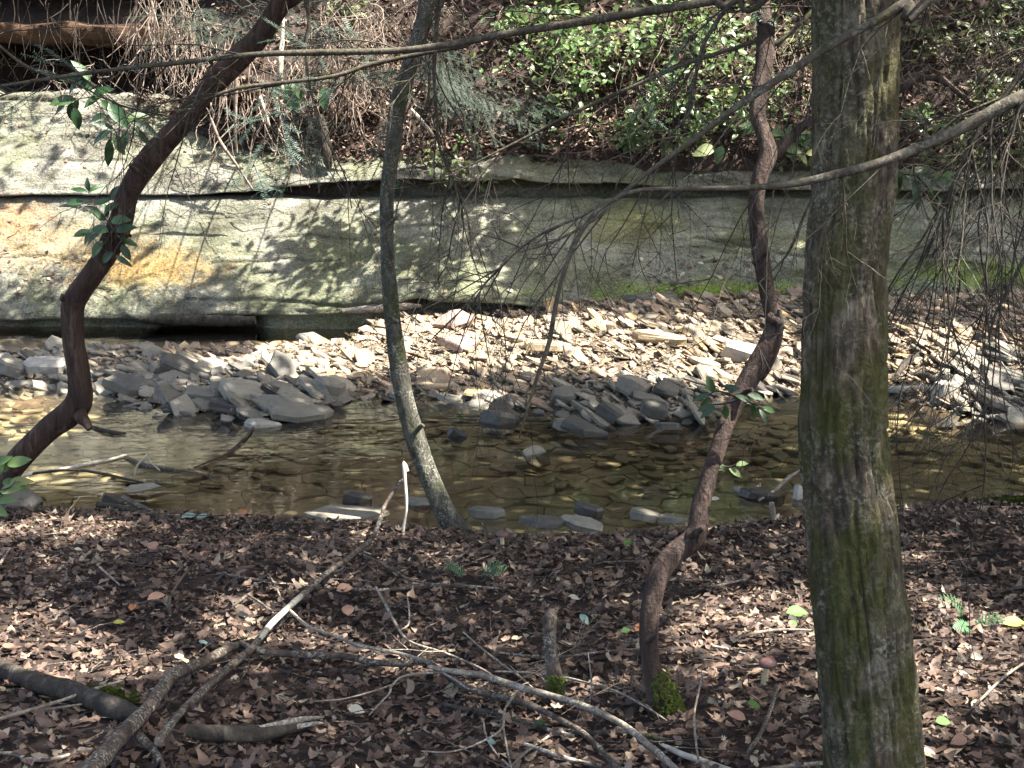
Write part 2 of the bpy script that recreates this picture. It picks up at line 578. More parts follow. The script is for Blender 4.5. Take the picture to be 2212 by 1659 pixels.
dk = noise(nt, coords(nt, (0.8, 1, 1.3)), 1.7, 5, 0.7, 0.6)
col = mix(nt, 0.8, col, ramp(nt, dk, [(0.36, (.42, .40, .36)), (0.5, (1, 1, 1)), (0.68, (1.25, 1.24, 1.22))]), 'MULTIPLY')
col = mix(nt, mth(nt, 'MULTIPLY', blob(2.6, 0.85, 4.2, 0.9), 0.9), col, mix(nt, 1.0, col, (1.4, 1.42, 1.36), 'MULTIPLY'))  # lifts the shaded right of the ledge by brightening its colour
hgt = mth(nt, 'ADD', mth(nt, 'MULTIPLY', nb, 1.3), mth(nt, 'ADD', mth(nt, 'MULTIPLY', nc, 0.45), mth(nt, 'MULTIPLY', ne, 0.8)))
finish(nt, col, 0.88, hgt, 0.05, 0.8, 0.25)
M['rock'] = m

m, nt = NM('rusty_rock')
n = noise(nt, coords(nt, (0.6, 1, 2.5)), 5, 5, 0.65)
finish(nt, ramp(nt, n, [(0.3, (.012, .007, .004)), (0.5, (.05, .025, .011)), (0.75, (.1, .055, .028))]), 0.9, n, 0.04, 0.7)
M['rust'] = m

m, nt = NM('moss')
n = noise(nt, coords(nt), 60, 4, 0.7)
finish(nt, ramp(nt, n, [(0.3, (.03, .042, .008)), (0.55, (.085, .11, .018)), (0.75, (.17, .2, .04))]), 0.95, n, 0.02, 1.0, 0.1)
M['moss'] = m

# clear shallow water: mirror by Fresnel over a tinted clear layer
m, nt = NM('stream_water')
v = coords(nt, (0.7, 1.25, 1))
w1 = noise(nt, v, 5.0, 2, 0.5, 0.3)
w2 = noise(nt, v, 16.0, 2, 0.5)
hh = mth(nt, 'ADD', w1, mth(nt, 'MULTIPLY', w2, 0.16))
bn = nd(nt, 'ShaderNodeBump', {'Height': hh, 'Distance': 0.010, 'Strength': 0.3})
fr = nd(nt, 'ShaderNodeFresnel', {'IOR': 1.45, 'Normal': bn.outputs[0]})
tr = nd(nt, 'ShaderNodeBsdfTransparent', {0: (.95, .92, .82, 1)})
gl = nd(nt, 'ShaderNodeBsdfGlossy', {'Color': (1, 1, 1, 1), 'Roughness': 0.02, 'Normal': bn.outputs[0]})
mx = nd(nt, 'ShaderNodeMixShader', {0: fr.outputs[0], 1: tr.outputs[0], 2: gl.outputs[0]})
o = nd(nt, 'ShaderNodeOutputMaterial', {0: mx.outputs[0]})
M['water'] = m


def m_flat(name, a, b, sc=20, rough=0.6, trans=None, spec=0.3):
    m, nt = NM(name)
    n = noise(nt, coords(nt), sc, 4, 0.6)
    finish(nt, ramp(nt, n, [(0.35, a), (0.65, b)]), rough, n, 0.003, 0.5, spec, trans)
    return m


M['cap'] = m_flat('mushroom_cap', (.09, .045, .04), (.16, .085, .075), 40, 0.5)
M['stalk'] = m_flat('mushroom_stalk', (.36, .3, .17), (.5, .42, .24), 30)
M['l_green'] = m_flat('leaf_green', (.06, .15, .03), (.11, .22, .05), 25, 0.5, 0.3)
M['l_yellow'] = m_flat('leaf_yellow', (.36, .36, .05), (.5, .46, .1), 18, 0.5, 0.3)
M['l_orange'] = m_flat('leaf_orange', (.3, .11, .04), (.42, .19, .08), 25, 0.6, 0.2)
M['l_tan'] = m_flat('leaf_tan', (.25, .14, .09), (.36, .22, .15), 25, 0.6, 0.2)
M['l_teal'] = m_flat('leaf_grey_green', (.18, .27, .22), (.26, .36, .3), 25, 0.6, 0.2)
M['l_pale'] = m_flat('leaf_pale', (.4, .36, .26), (.55, .5, .38), 25, 0.6, 0.2)

# ============================================================ the setting
def axis(lo, hi, step, far):
    a = np.arange(lo, hi + 1e-6, step)
    g = [step]
    while sum(g) < far:
        g.append(g[-1] * 1.35)
    e = np.cumsum(g)
    return np.concatenate([lo - e[::-1], a, hi + e])


gx = axis(-6.5, 6.5, 0.06, 70)
gy = np.concatenate([-(np.cumsum(0.3 * 1.35 ** np.arange(16)))[::-1] + 1.0, np.arange(1.0, 9.0, 0.05)])
X, Y = np.meshgrid(gx, gy)
b = MB(); grid_mesh(b, X, Y, bankZ(X, Y) + 0.012 * vn(X * 9, Y * 9))
tag(put(b, 'forest_floor', M['soil']), 'dark leaf-strewn bank on the near side of the stream', kind='structure')

gyb = np.arange(6.2, 14.6, 0.08)
X, Y = np.meshgrid(axis(-7, 7, 0.08, 60), gyb)
b = MB(); grid_mesh(b, X, Y, -0.185 + 0.012 * vn(X * 5, Y * 5))
bed = tag(put(b, 'stream_bed', M['silt']), 'silty stream bed under shallow water', kind='structure')

X, Y = np.meshgrid(axis(-7, 7, 0.06, 60), np.arange(9.2, 14.4, 0.05))
b = MB(); grid_mesh(b, X, Y, barZ(X, Y) - 0.015 + 0.014 * vn(X * 8, Y * 8))
tag(put(b, 'gravel_bar', M['sand']), 'low bar of broken shale between water and rock ledge', kind='structure')

# sandstone ledge in two beds, parted by a deep crack
rx = axis(-7.5, 7.5, 0.045, 55)
grooves = []
for line, dep, wid in (([(560, 650), (660, 656), (760, 663), (835, 655)], .05, .014), ([(1490, 512), (1560, 520), (1650, 540), (1740, 556)], .05, .012),
                       ([(1500, 532), (1600, 548), (1650, 552)], .03, .01), ([(1320, 325), (1350, 345), (1420, 348), (1535, 342)], .06, .016),
                       ([(2000, 556), (2090, 548), (2140, 550)], .05, .012), ([(0, 217), (110, 214), (160, 216)], .07, .02), ([(150, 292), (230, 300), (300, 318)], .04, .012),
                       ([(370, 635), (400, 648), (470, 650), (560, 648)], .03, .01), ([(1060, 640), (1200, 655), (1400, 650)], .02, .012), ([(560, 520), (680, 512), (800, 525)], .02, .01), ([(1120, 480), (1260, 470), (1420, 486)], .025, .01), ([(0, 560), (90, 556), (190, 570)], .03, .012), ([(300, 470), (420, 476), (560, 468)], .018, .01), ([(1180, 560), (1300, 566), (1420, 560)], .02, .01), ([(60, 340), (200, 350), (420, 338)], .03, .012), ([(900, 610), (1000, 604), (1120, 618)], .02, .009)):
    g = np.array([G(*q, y0=13.0) for q in line])
    grooves.append((g[:, 0], g[:, 2], dep, wid))


def rockprofile(x):
    y0 = ROCK_Y + 0.10 * vn(x * 0.5, 3.0) + 0.03 * vn(x * 2.1, 7.0)
    zb = np.interp(x, [-8, -5, -3.6, -2.4, -1.6, -0.9, -0.3, 0.3, 1, 8], [.10, .10, .11, .13, .17, .31, .27, .22, .22, .3]) + 0.02 * vn(x * 3, 1.0)
    rec = np.interp(x, [-8, -5, -3.6, -3.45, -2.6, -2.4, -1.1, -0.9, 0.15, 0.35, 8], [.12, .15, .08, .22, .2, .05, .05, .5, .5, .02, .02])
    h = np.interp(x, [-8, -4.3, -3.6, -2.6, -2.0, -1.4, -0.6, 0.2, 0.9, 1.5, 3.0, 8], [.02, .018, .014, .08, .15, .16, .15, .20, .19, .12, .08, .11]) * (1 + 0.15 * vn(x * 2.6, 5.0) + 0.2 * np.round(vn(x * 1.3, 15.0) * 2) / 2)
    top = np.interp(x, [-8, -4.6, -3.0, -1.8, 8], [2.40, 2.34, 1.86, 1.72, 1.74]) + 0.07 * vn(x * 2.2, 12.0) + 0.05 * np.round(vn(x * 5, 4.0) * 2) / 2
    zc = 1.215 + 0.015 * vn(x * 0.7, 9.0) + 0.008 * vn(x * 5, 2.0)
    rows = []
    rows += [(y0 + rec, -0.3 + 0 * x), (y0 + rec, zb - 0.09), (y0 + rec * .8, zb - 0.03), (y0 + rec * .25, zb - 0.012)]
    for t in np.linspace(0, 1, 84):
        yy = y0 + 1.16 * t; zz = zb + (zc - zb) * (t ** 0.92)
        # rounded lip at both ends
        yy = yy + 0.03 * np.exp(-((1 - t) / 0.012) ** 2) + 0.02 * np.exp(-(t / 0.015) ** 2)
        rows.append((yy, zz))
    rows += [(y0 + 1.30, zc + 0.004), (y0 + 1.52, zc + 0.0), (y0 + 1.52, zc + h), (y0 + 1.25, zc + h)]
    over = 0.08
    dz = top - zc - h
    for t in np.linspace(0, 1, 60):
        rows.append((y0 + 1.16 - over * (1 - t) + dz * 1.12 * t ** 1.1 + 0.015 * np.exp(-(t / 0.015) ** 2), zc + h + dz * t ** 0.96))
    rows += [(y0 + 1.16 + dz * 1.12 + 0.25, top + 0.03), (y0 + 1.16 + dz * 1.12 + 1.2, top + 0.0)]
    return rows


rows = rockprofile(rx)
X = np.stack([rx] * len(rows)); Yg = np.stack([r[0] for r in rows]); Z = np.stack([r[1] + 0 * rx for r in rows])
d = 0.045 * fbm(X * 0.6, Yg * 0.8, Z * 1.2, 3) + 0.02 * fbm(X * 3.5, Yg * 2, Z * 6, 3) + 0.012 * fbm(X * 13, Yg * 9, Z * 16, 3)
# broken steps where thin beds have flaked off
stepn = fbm(X * 0.9 + 8, Z * 2.2, Z * 0 + 2.0, 3)
d = d + 0.035 * sstep(0.10, 0.14, stepn) - 0.02 * sstep(0.22, 0.25, -stepn)
layer = vn(X * 0.35, Z * 9 + X * 0.2) * 0.018
for gxp, gzp, dep, wid in grooves:
    zz = np.interp(X, gxp, gzp) + 0.008 * vn(X * 9, 4.0)
    m_ = (X > gxp.min()) & (X < gxp.max())
    d = d + m_ * dep * np.exp(-((Z - zz) / wid) ** 2)
b = MB(); grid_mesh(b, X, Yg + d + layer, Z - 0.3 * d)
RV = np.concatenate(b.v); RF = np.concatenate(b.f)
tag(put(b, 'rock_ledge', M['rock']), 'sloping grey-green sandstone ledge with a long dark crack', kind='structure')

hx = axis(-8, 8, 0.09, 60)
hy = np.concatenate([np.arange(15.0, 21.0, 0.08), 21.0 + np.cumsum(0.12 * 1.3 ** np.arange(22))])
X, Y = np.meshgrid(hx, hy)
b = MB(); grid_mesh(b, X, Y, hillZ(X, Y))
tag(put(b, 'hillside', M['soil']), 'steep overgrown slope above the rock ledge', kind='structure')

# earth and root mass jutting over the ledge left of the leaning tree
b = MB()
u = np.linspace(0, 1, 90); xs = -3.45 + 2.35 * u
prof = [(0.9, 2.02), (0.35, 2.03), (0.06, 2.06), (0.0, 2.14), (0.05, 2.24), (0.16, 2.4), (0.34, 2.62), (0.62, 2.9), (1.0, 3.1)]
fade = np.sin(math.pi * np.clip(u, .02, .98)) ** 0.35
Xg = np.stack([xs] * len(prof)); Yg = np.stack([15.3 + a + (1 - fade) * 0.7 + 0 * xs for a, c in prof]); Zg = np.stack([c - 0.12 * np.sin(xs * 2.3) + 0 * xs for a, c in prof])
nn = fbm(Xg * 2.2, Zg * 3, Yg * 2, 4)
grid_mesh(b, Xg, Yg + 0.16 * nn, Zg + 0.10 * fbm(Xg * 3, Yg * 3, Zg, 3))
BANKV = np.concatenate(b.v)
tag(put(b, 'overhanging_bank', M['soil']), 'dark earth and roots jutting over the ledge left of the leaning tree', kind='structure')

# overhanging rusty ledge above the dark hollow
b = MB()
xs = np.linspace(-7.8, -3.75, 60)
yb = 16.35 + 0.12 * vn(xs * 1.2, 1.0) + np.clip((xs + 4.4), 0, 1) * 0.9
for (z0, z1, o0, o1) in ((2.88, 3.10, 0.0, -0.04), (3.10, 3.5, 0.25, 0.45), (3.5, 4.1, 0.5, 0.9)):
    Zr = np.array([z0, z0, z0 + .02, (z0 + z1) / 2, z1 - .02, z1, z1])
    Yo = np.array([1.6, .04, o0, (o0 + o1) / 2, o1, o1 + .05, 1.6])
    Xg = np.stack([xs] * 7); Yg = yb[None] + Yo[:, None] + 0.16 * fbm(Xg * 2.2, Zr[:, None] * 3, None, 4)
    Zg = Zr[:, None] + 0.07 * vn(Xg * 1.3, 3.0) + 0.05 * vn(Xg * 4, Zr[:, None] * 3)
    grid_mesh(b, Xg, Yg, Zg)
    tag(put(b, 'rock_overhang', M['rust'] if z0 < 3 else M['soil']), 'rust-orange rock layer overhanging a dark hollow' if z0 < 3 else 'dark earth above the rusty layer', kind='structure')
    b = MB()

b = MB(); grid_mesh(b, *np.meshgrid(np.array([-60., -8, 0, 8, 60]), np.array([6.3, 9, 12, 14.6])), np.zeros((4, 5)))
tag(put(b, 'stream_water', M['water']), 'clear shallow stream with still reflections', kind='structure')

# flags of the bed, clipped Voronoi cells
seeds = []
sp = 0.128
for iy in range(int(4.9 / sp)):
    for ix in range(int(11.5 / sp)):
        if random.random() < 0.42:
            continue
        seeds.append((-5.75 + (ix + random.uniform(.05, .95)) * sp * 1.3, 6.55 + (iy + random.uniform(.05, .95)) * sp * 0.95))
seeds = np.array(seeds)
flagw = []
sx, sy = seeds[:, 0], seeds[:, 1]
keep = (sy < edgeY(sx) + 0.5) & (sy > lipY(sx) - 0.35)
for i in np.nonzero(keep)[0]:
    c = seeds[i]
    dd = np.hypot((sx - c[0]) * .8, sy - c[1])
    nb_ = np.argsort(dd)[1:15]
    poly = [(c[0] + 0.24 * math.cos(a), c[1] + 0.17 * math.sin(a)) for a in np.arange(8) * math.pi / 4]
    for j in nb_:
        mx_, my_ = (seeds[j] + c) / 2; nx_, ny_ = seeds[j] - c
        L_ = math.hypot(nx_, ny_); nx_ /= L_; ny_ /= L_
        off_ = random.uniform(0.0005, 0.0045)
        out = []
        for k in range(len(poly)):
            p, q = poly[k], poly[(k + 1) % len(poly)]
            dp = (p[0] - mx_) * nx_ + (p[1] - my_) * ny_ + off_
            dq = (q[0] - mx_) * nx_ + (q[1] - my_) * ny_ + off_
            if dp <= 0: out.append(p)
            if dp * dq < 0:
                t = dp / (dp - dq); out.append((p[0] + (q[0] - p[0]) * t, p[1] + (q[1] - p[1]) * t))
        poly = out
        if len(poly) < 3: break
    if len(poly) < 3: continue
    p = np.array(poly)
    flagw.append((c, p))


def flag_geo(c, p):
    n = len(p)
    zt = -0.11 + random.uniform(-0.006, 0.007); tx, ty = random.uniform(-.04, .04), random.uniform(-.05, .03)
    ctr = p.mean(0)
    ins = ctr + (p - ctr) * 0.96
    zz = lambda q: zt + (q[:, 0] - ctr[0]) * tx + (q[:, 1] - ctr[1]) * ty
    v = np.vstack([np.c_[p, np.full(n, -0.2)], np.c_[p, zz(p) - 0.006], np.c_[ins, zz(ins)]])
    k = np.arange(n); k2 = (k + 1) % n
    q = np.vstack([np.stack([k, k2, k2 + n, k + n], -1), np.stack([k + n, k2 + n, k2 + 2 * n, k + 2 * n], -1)])
    return v, q, (k + 2 * n)[None]


def vis_px(pt, size):
    px, py, f = to_px(np.asarray(pt))
    ok = -40 < px < 2250 and -20 < py < 1680
    return size / f if ok else 0


flagw.sort(key=lambda a: -vis_px((a[0][0], a[0][1], -0.1), math.sqrt(abs(sum(a[1][k][0] * a[1][k - 1][1] - a[1][k - 1][0] * a[1][k][1] for k in range(len(a[1])))) / 2)))
rest = MB()
for i, (c, p) in enumerate(flagw):
    v, q, tp = flag_geo(c, p)
    if i < 300:
        b = MB(); b.add(v, q); b.f.append(tp)
        put(b, 'bed_stone', M['bedstone'], bed, smooth=False)
    else:
        n0 = rest.n; rest.add(v, q); rest.f.append(tp + n0)
tag(put(rest, 'bed_stones', M['bedstone'], bed, smooth=False), kind='stuff')

# ============================================================ trees
def px_path(entries, Y=None, lift=0.0):
    """(px, py, width px[, depth]) rows to points and radii; with no depth the point lies on the ground"""
    pts, r = [], []
    for e in entries:
        if len(e) > 3 and e[3] is not None:
            p = P(e[0], e[1], e[3])
        elif Y is not None:
            p = P(e[0], e[1], Y)
        else:
            p = G(e[0], e[1])
        f = to_px(p)[2]
        rr = e[2] * f / FPX / 2
        if Y is None and not (len(e) > 3 and e[3] is not None):
            want = rr * 0.55 + lift
            if p[1] < 7.5:          # lift it off the ground along the sight line
                for _ in range(80):
                    if p[2] - float(H(p[0], p[1])) >= want: break
                    p = P(e[0], e[1], p[1] - 0.01)
            else:
                p = p + np.array([0, 0, want])
        pts.append(p); r.append(rr)
    return np.array(pts), np.array(r)


def smooth_path(pts, r, n):
    s = spline(np.c_[pts, r], n)
    return s[:, :3], np.maximum(s[:, 3], 0.0008)


def furrows(amp, nr, zf, seed):
    def d(ph, s, r):
        c, sn = np.cos(ph), np.sin(ph)
        wob = 0.25 * vn(c * 2 + seed, sn * 2, s * 5)
        a = vn(c * nr + seed + wob, sn * nr + wob, s * zf)
        a3 = vn(c * nr * 1.7 - seed, sn * nr * 1.7 + wob, s * zf * 1.8)
        a2 = vn(c * nr * 4, sn * nr * 4 + seed, s * 26)
        low = vn(c * 0.9 + seed, sn * 0.9, s * 1.6)
        g_ = np.exp(-(a / 0.16) ** 2) + 0.6 * np.exp(-(a3 / 0.14) ** 2)
        return amp * (0.5 - g_ + 0.42 * a2) + 0.07 * low
    return d


def flutes(amp, k, tw, seed):
    def d(ph, s, r):
        c, sn = np.cos(ph), np.sin(ph)
        return amp * np.sin(k * ph + tw * s + 1.5 * vn(s * 3, seed + 0 * s)) + 0.10 * vn(c * 1.1 + seed, sn * 1.1, s * 5) + 0.05 * vn(c * 3.5 + seed, sn * 3.5, s * 9)
    return d


def leaf_mesh(name, mat, w=0.38, curl=0.25, n=7):
    """a leaf of length 1 along +x, midrib folded, tip drooping"""
    t = np.linspace(0, 1, n)
    wd = w * np.sin(math.pi * np.clip(t, 0.0, 1) ** 0.85) ** 0.8 * 0.5
    wd[0] = 0.012; wd[-1] = 0.004
    z = -curl * t ** 2
    v = np.vstack([np.c_[t, 0 * t, z], np.c_[t, wd, z + wd * 0.35], np.c_[t, -wd, z + wd * 0.35]])
    k = np.arange(n - 1)
    f = np.vstack([np.stack([k, k + 1, k + 1 + n, k + n], -1), np.stack([k + 1, k, k + 2 * n, k + 1 + 2 * n], -1)])
    b = MB(); b.add(v, f)
    return b.mesh(name, mat)


RL = [leaf_mesh('leaf', M['rhodo'], w, c) for w, c in ((.36, .12), (.42, .3), (.33, .45), (.48, .2))]
GL = [leaf_mesh('leaf', M['green'], w, c) for w, c in ((.5, .12), (.58, .3), (.45, .4))]


def sprig(root, stems, leaves, Yd, meshes=RL, mat='twig', name='sprig'):
    """stems: pixel polylines; leaves: (px, py, length px, heading in the picture, degrees)"""
    b = MB()
    for st in stems:
        pts = np.array([P(x, y, Yd + (st_y if False else 0)) for x, y in st])
        pts = pts + np.c_[np.zeros(len(pts)), np.linspace(0, 0.04, len(pts)) * random.uniform(-1, 1), np.zeros(len(pts))]
        pp, r = smooth_path(pts, np.linspace(0.0042, 0.0016, len(pts)), 10)
        tube(b, pp, r, 5)
    sp_ = put(b, name, M[mat], root)
    off = Vector(OFF[root.name])
    for (x, y, ln, ang) in leaves:
        p = P(x, y, Yd + random.uniform(-.04, .04))
        L_ = ln * Yd / FPX * 1.08
        a = rad(ang)
        yy = random.uniform(-.45, .3)
        dx = Vector((math.cos(a), yy, math.sin(a))).normalized()
        up = Vector((random.uniform(-.35, .35), -0.75, 0.55 + random.uniform(-.2, .2)))
        zc_ = (up - dx * up.dot(dx)).normalized()
        yc = zc_.cross(dx)
        Rm = Matrix((dx, yc, zc_)).transposed().to_4x4()
        o = bpy.data.objects.new('leaf', random.choice(meshes)); COL.objects.link(o)
        o.parent = sp_
        o.matrix_local = Matrix.Translation(Vector(p) - off) @ Rm @ Matrix.Scale(L_, 4)
    return sp_


CROWNS = []      # (tree, x, y) that canopy foliage is shared out to


def tree(name, label, cat, ent, Yd, mat, disp, sides, n, tops=None, group=None):
    pts, r = px_path(ent, Yd)
    base = tuple(pts[0])
    t = thing(name, label, cat, base, group)
    if tops:
        pts = np.vstack([pts, [q[:3] for q in tops]]); r = np.concatenate([r, [q[3] for q in tops]])
    pp, rr = smooth_path(pts, r, n)
    b = MB(); tube(b, pp, rr, sides, True, disp)
    tr_ = put(b, 'trunk', M[mat], t)
    if tops:
        CROWNS.append((t, tops[-1][0], tops[-1][1]))
    return t, tr_, pp, rr


# the stout hardwood on the right
big_e = [(1893, 1790, 250, 3.08), (1888, 1720, 218, 3.12), (1885, 1659, 205, 3.15), (1868, 1382, 197), (1852, 1240, 191), (1838, 1106, 187), (1822, 960, 183), (1820, 886, 181),
         (1822, 720, 177), (1824, 553, 172), (1833, 467, 173), (1842, 400, 173), (1847, 276, 169), (1850, 120, 170), (1851, 0, 173), (1853, -150, 172)]
big_e = [e if len(e) > 3 else (*e, 3.15 + (1659 - e[1]) * 0.00006) for e in big_e]
big, bt, _bp, _br = tree('hardwood_tree', 'stout mossy tree with furrowed bark standing on the near bank', 'tree', big_e, None, 'tree_bark', furrows(0.088, 5.2, 4.2, 3.0), 160, 640)
b = MB(); tube(b, *smooth_path(np.array([_bp[-1] - [0, 0, .02], (0.97, 3.35, 4.4), (1.1, 3.5, 7.5)]), np.array([_br[-1] * .97, .082, .05]), 60), 20, True, furrows(.05, 4, 2, 1.0))
put(b, 'limb', M['tree_bark'], big)
CROWNS.append((big, 1.1, 3.5))
# leaning grey sapling in the middle
mid_e = [(1002, 1172, 66), (985, 1143, 52), (962, 1108, 47), (925, 1025, 44), (893, 930, 43), (872, 850, 42), (857, 760, 38), (847, 680, 35), (840, 600, 32), (836, 500, 30), (836, 420, 31), (846, 330, 34), (860, 230, 36),
         (882, 150, 34), (908, 70, 34), (922, 0, 32), (930, -60, 32)]
mp = G(985, 1143)
mid, mt_, _, _ = tree('leaning_tree', 'slender grey tree curving up from the edge of the water', 'tree', [(*e, mp[1] + 0.0002 * max(0, 1143 - e[1])) for e in mid_e], None, 'grey_bark', flutes(0.035, 3, 2, 1.0), 28, 240,
                      [(-0.35, 7.2, 4.6, .035), (-0.1, 7.4, 6.5, .02)])
# dark crooked rhododendron on the left
left_e = [(-120, 1190, 50), (-40, 1105, 50), (30, 1005, 48), (95, 935, 46), (150, 893, 50), (172, 860, 56), (170, 800, 50), (160, 745, 46), (157, 690, 48), (162, 648, 52), (195, 600, 50), (232, 545, 48), (262, 480, 46),
          (280, 415, 44), (325, 345, 48), (385, 275, 46), (440, 205, 48), (505, 135, 46), (560, 80, 42), (605, 10, 42), (670, -90, 40)]
left, lt_, _, _ = tree('rhododendron_tree', 'crooked dark brown rhododendron trunk leaning out over the water', 'tree', [(*e, 6.75 - 0.0003 * (1100 - e[1])) for e in left_e], None, 'rhodo_bark', flutes(0.09, 2, 5, 2.0), 40, 360,
                       [(-0.65, 6.5, 3.9, .045), (-0.5, 6.6, 5.6, .03)])
# crooked reddish rhododendron right of the middle, mossy foot
rp = G(1432, 1530)
rt_e = [(1450, 1575, 105), (1436, 1530, 76), (1414, 1470, 46), (1402, 1400, 40), (1403, 1330, 40), (1420, 1250, 42), (1450, 1203, 42), (1490, 1172, 44), (1507, 1143, 42), (1512, 1095, 40), (1540, 1000, 38), (1578, 895, 40), (1625, 805, 42), (1662, 735, 40),
        (1670, 690, 36), (1657, 630, 34), (1642, 540, 36), (1633, 450, 34), (1641, 385, 38), (1660, 335, 42), (1650, 290, 34), (1637, 250, 33), (1642, 200, 33), (1650, 150, 34), (1655, 60, 34), (1650, -40, 32)]
rt, rtt, _, _ = tree('rhododendron_tree', 'crooked red-brown rhododendron trunk rising from a mossy foot', 'tree', [(*e, rp[1] + (0.0 if e[1] > 1300 else 0.0005 * (1300 - e[1]))) for e in rt_e], None, 'red_bark', flutes(0.07, 2, 7, 5.0), 36, 360,
                     [(0.85, 4.8, 3.6, .03), (0.95, 5.0, 5.2, .02)])
YR = lambda y: rp[1] + (0.0 if y > 1300 else 0.0005 * (1300 - y))
pts, r = px_path([(1656, 352, 30), (1690, 318, 24), (1725, 280, 22), (1790, 240, 20), (1860, 225, 18), (1925, 205, 17), (1985, 170, 14), (2040, 178, 10), (2110, 240, 7)], YR(340) + 0.03)
pp, r = smooth_path(pts, r, 60)
b = MB(); tube(b, pp, r, 12, True, flutes(0.06, 2, 7, 1.0)); put(b, 'limb', M['red_bark'], rt)
# solid dark strip standing in for the hollow scar where the trunk is split
pts, r = px_path([(1683, 668, 10), (1684, 700, 20), (1676, 745, 22), (1655, 800, 16), (1644, 822, 6)], YR(740) - 0.004)
pp, r = smooth_path(pts, r, 24)
b = MB(); tube(b, pp, r, 8, True, flutes(0.15, 2, 9, 4.0)); tag(put(b, 'scar_strip', M['twig'], rt), 'dark strip drawn for a hollow scar')
# moss at the foot
b = MB()
for k in range(520):
    py_ = random.uniform(1440, 1566)
    q = (py_ - 1440) / 126
    hw = 17 + 26 * q
    px_ = 1420 + 26 * q + random.uniform(-1, 1) * hw + 6
    if random.random() > .25 + .9 * q or (px_ < 1420 + 20 * q and random.random() < .6): continue
    p = P(px_, py_, rp[1] - .035 - .03 * q * (1 - ((px_ - 1426 - 26 * q) / hw) ** 2))
    w_ = random.uniform(.003, .007); hgt = random.uniform(.004, .011); h0 = random.uniform(0, 6.28)
    ring = np.array([[p[0] + w_ * math.cos(h0 + i * 1.57), p[1] + w_ * math.sin(h0 + i * 1.57) * .4, p[2] + w_ * math.sin(h0 + i * 1.57)] for i in range(4)])
    b.add(np.vstack([ring, p + np.array([random.uniform(-.004, .004), -hgt, hgt * .5])]), np.array([[0, 1, 4], [1, 2, 4], [2, 3, 4], [3, 0, 4]]))
tag(put(b, 'moss', M['moss'], rt), kind='stuff')

# broken stubs and knots
def stub(root, px_, py_, w_, dx, dy, Yd, mat):
    b = MB()
    p = P(px_, py_, Yd); q = P(px_ + dx, py_ + dy, Yd - .02); r0 = w_ * Yd / FPX / 2
    tube(b, spline(np.array([p - (q - p) * .6, p, (p + q) / 2 + [0, 0, .004], q]), 12), np.linspace(r0 * 1.25, r0 * .7, 12), 9, True, flutes(.16, 2, 30, px_))
    put(b, 'branch_stub', M[mat], root)


for a in [(left, 178, 905, 26, 16, 22, 6.62, 'rhodo_bark'), (left, 150, 652, 24, -18, -10, 6.60, 'rhodo_bark'), (left, 300, 372, 16, -20, -16, 6.50, 'rhodo_bark'), (left, 262, 500, 14, 20, 10, 6.52, 'rhodo_bark'), (left, 455, 190, 18, -22, -8, 6.45, 'rhodo_bark'),
          (rt, 1670, 690, 16, 16, 12, YR(690) - .03, 'red_bark'), (rt, 1640, 560, 12, 18, -14, YR(560) - .02, 'red_bark'), (rt, 1606, 850, 15, 20, -8, YR(850) - .04, 'red_bark'), (rt, 1503, 1150, 24, 18, -10, YR(1150) - .03, 'red_bark'), (rt, 1405, 1380, 13, 16, -6, rp[1] - .03, 'red_bark'),
          (mid, 845, 480, 10, 14, -10, mp[1], 'grey_bark'), (mid, 850, 690, 10, -14, -8, mp[1], 'grey_bark'), (mid, 900, 930, 12, 14, -12, mp[1] - .02, 'grey_bark')]:
    stub(*a)

# leaf sprigs on the rhododendrons
sprig(left, [[(262, 520), (232, 478), (205, 442), (190, 415)], [(225, 470), (240, 445), (245, 425)], [(205, 442), (180, 438)], [(255, 500), (225, 505), (195, 500)], [(262, 520), (250, 540), (245, 560)]],
      [(190, 415, 34, 160), (190, 415, 34, 35), (193, 414, 28, 100), (180, 438, 36, 175), (205, 442, 36, 20), (225, 458, 38, 35), (240, 430, 34, 60), (240, 478, 44, 10), (228, 476, 40, 140), (196, 500, 36, 190), (200, 502, 34, 225),
       (215, 505, 42, 205), (235, 500, 44, 170), (250, 500, 46, 20), (256, 515, 42, 340), (245, 520, 38, 200), (245, 545, 40, 215), (250, 552, 36, 330), (262, 528, 36, 300), (222, 520, 40, 235), (232, 472, 36, 100), (215, 455, 30, 160)], 6.5)
sprig(left, [[(0, 1045), (20, 1010), (30, 990)], [(0, 1060), (25, 1050), (40, 1035)], [(-10, 1075), (10, 1068)]],
      [(8, 1020, 44, 60), (15, 1005, 50, 15), (0, 1000, 40, 130), (20, 1045, 50, 20), (5, 1040, 46, 350), (0, 1062, 48, 15), (-12, 1080, 44, 10), (-5, 1030, 40, 80), (-20, 1090, 44, 330), (30, 1040, 36, 320), (-20, 1010, 50, 30)], 6.45, GL)
sprig(left, [[(420, 235), (330, 245), (280, 265), (240, 285)], [(300, 258), (265, 235), (225, 200), (185, 170)], [(225, 200), (190, 210), (150, 215)], [(240, 285), (236, 315)], [(330, 245), (300, 280), (290, 300)]],
      [(185, 170, 52, 175), (195, 175, 50, 120), (178, 166, 44, 215), (225, 200, 50, 215), (205, 192, 48, 160), (165, 215, 52, 185), (150, 215, 44, 220), (170, 214, 48, 240), (215, 215, 54, 320), (235, 222, 60, 310), (200, 205, 46, 20), (265, 262, 52, 20),
       (240, 285, 54, 200), (236, 300, 58, 266), (250, 290, 44, 290), (285, 278, 50, 325), (275, 285, 46, 250), (245, 278, 40, 160), (230, 250, 42, 190), (155, 220, 46, 265), (160, 232, 44, 280), (290, 262, 56, 340)], 6.2)
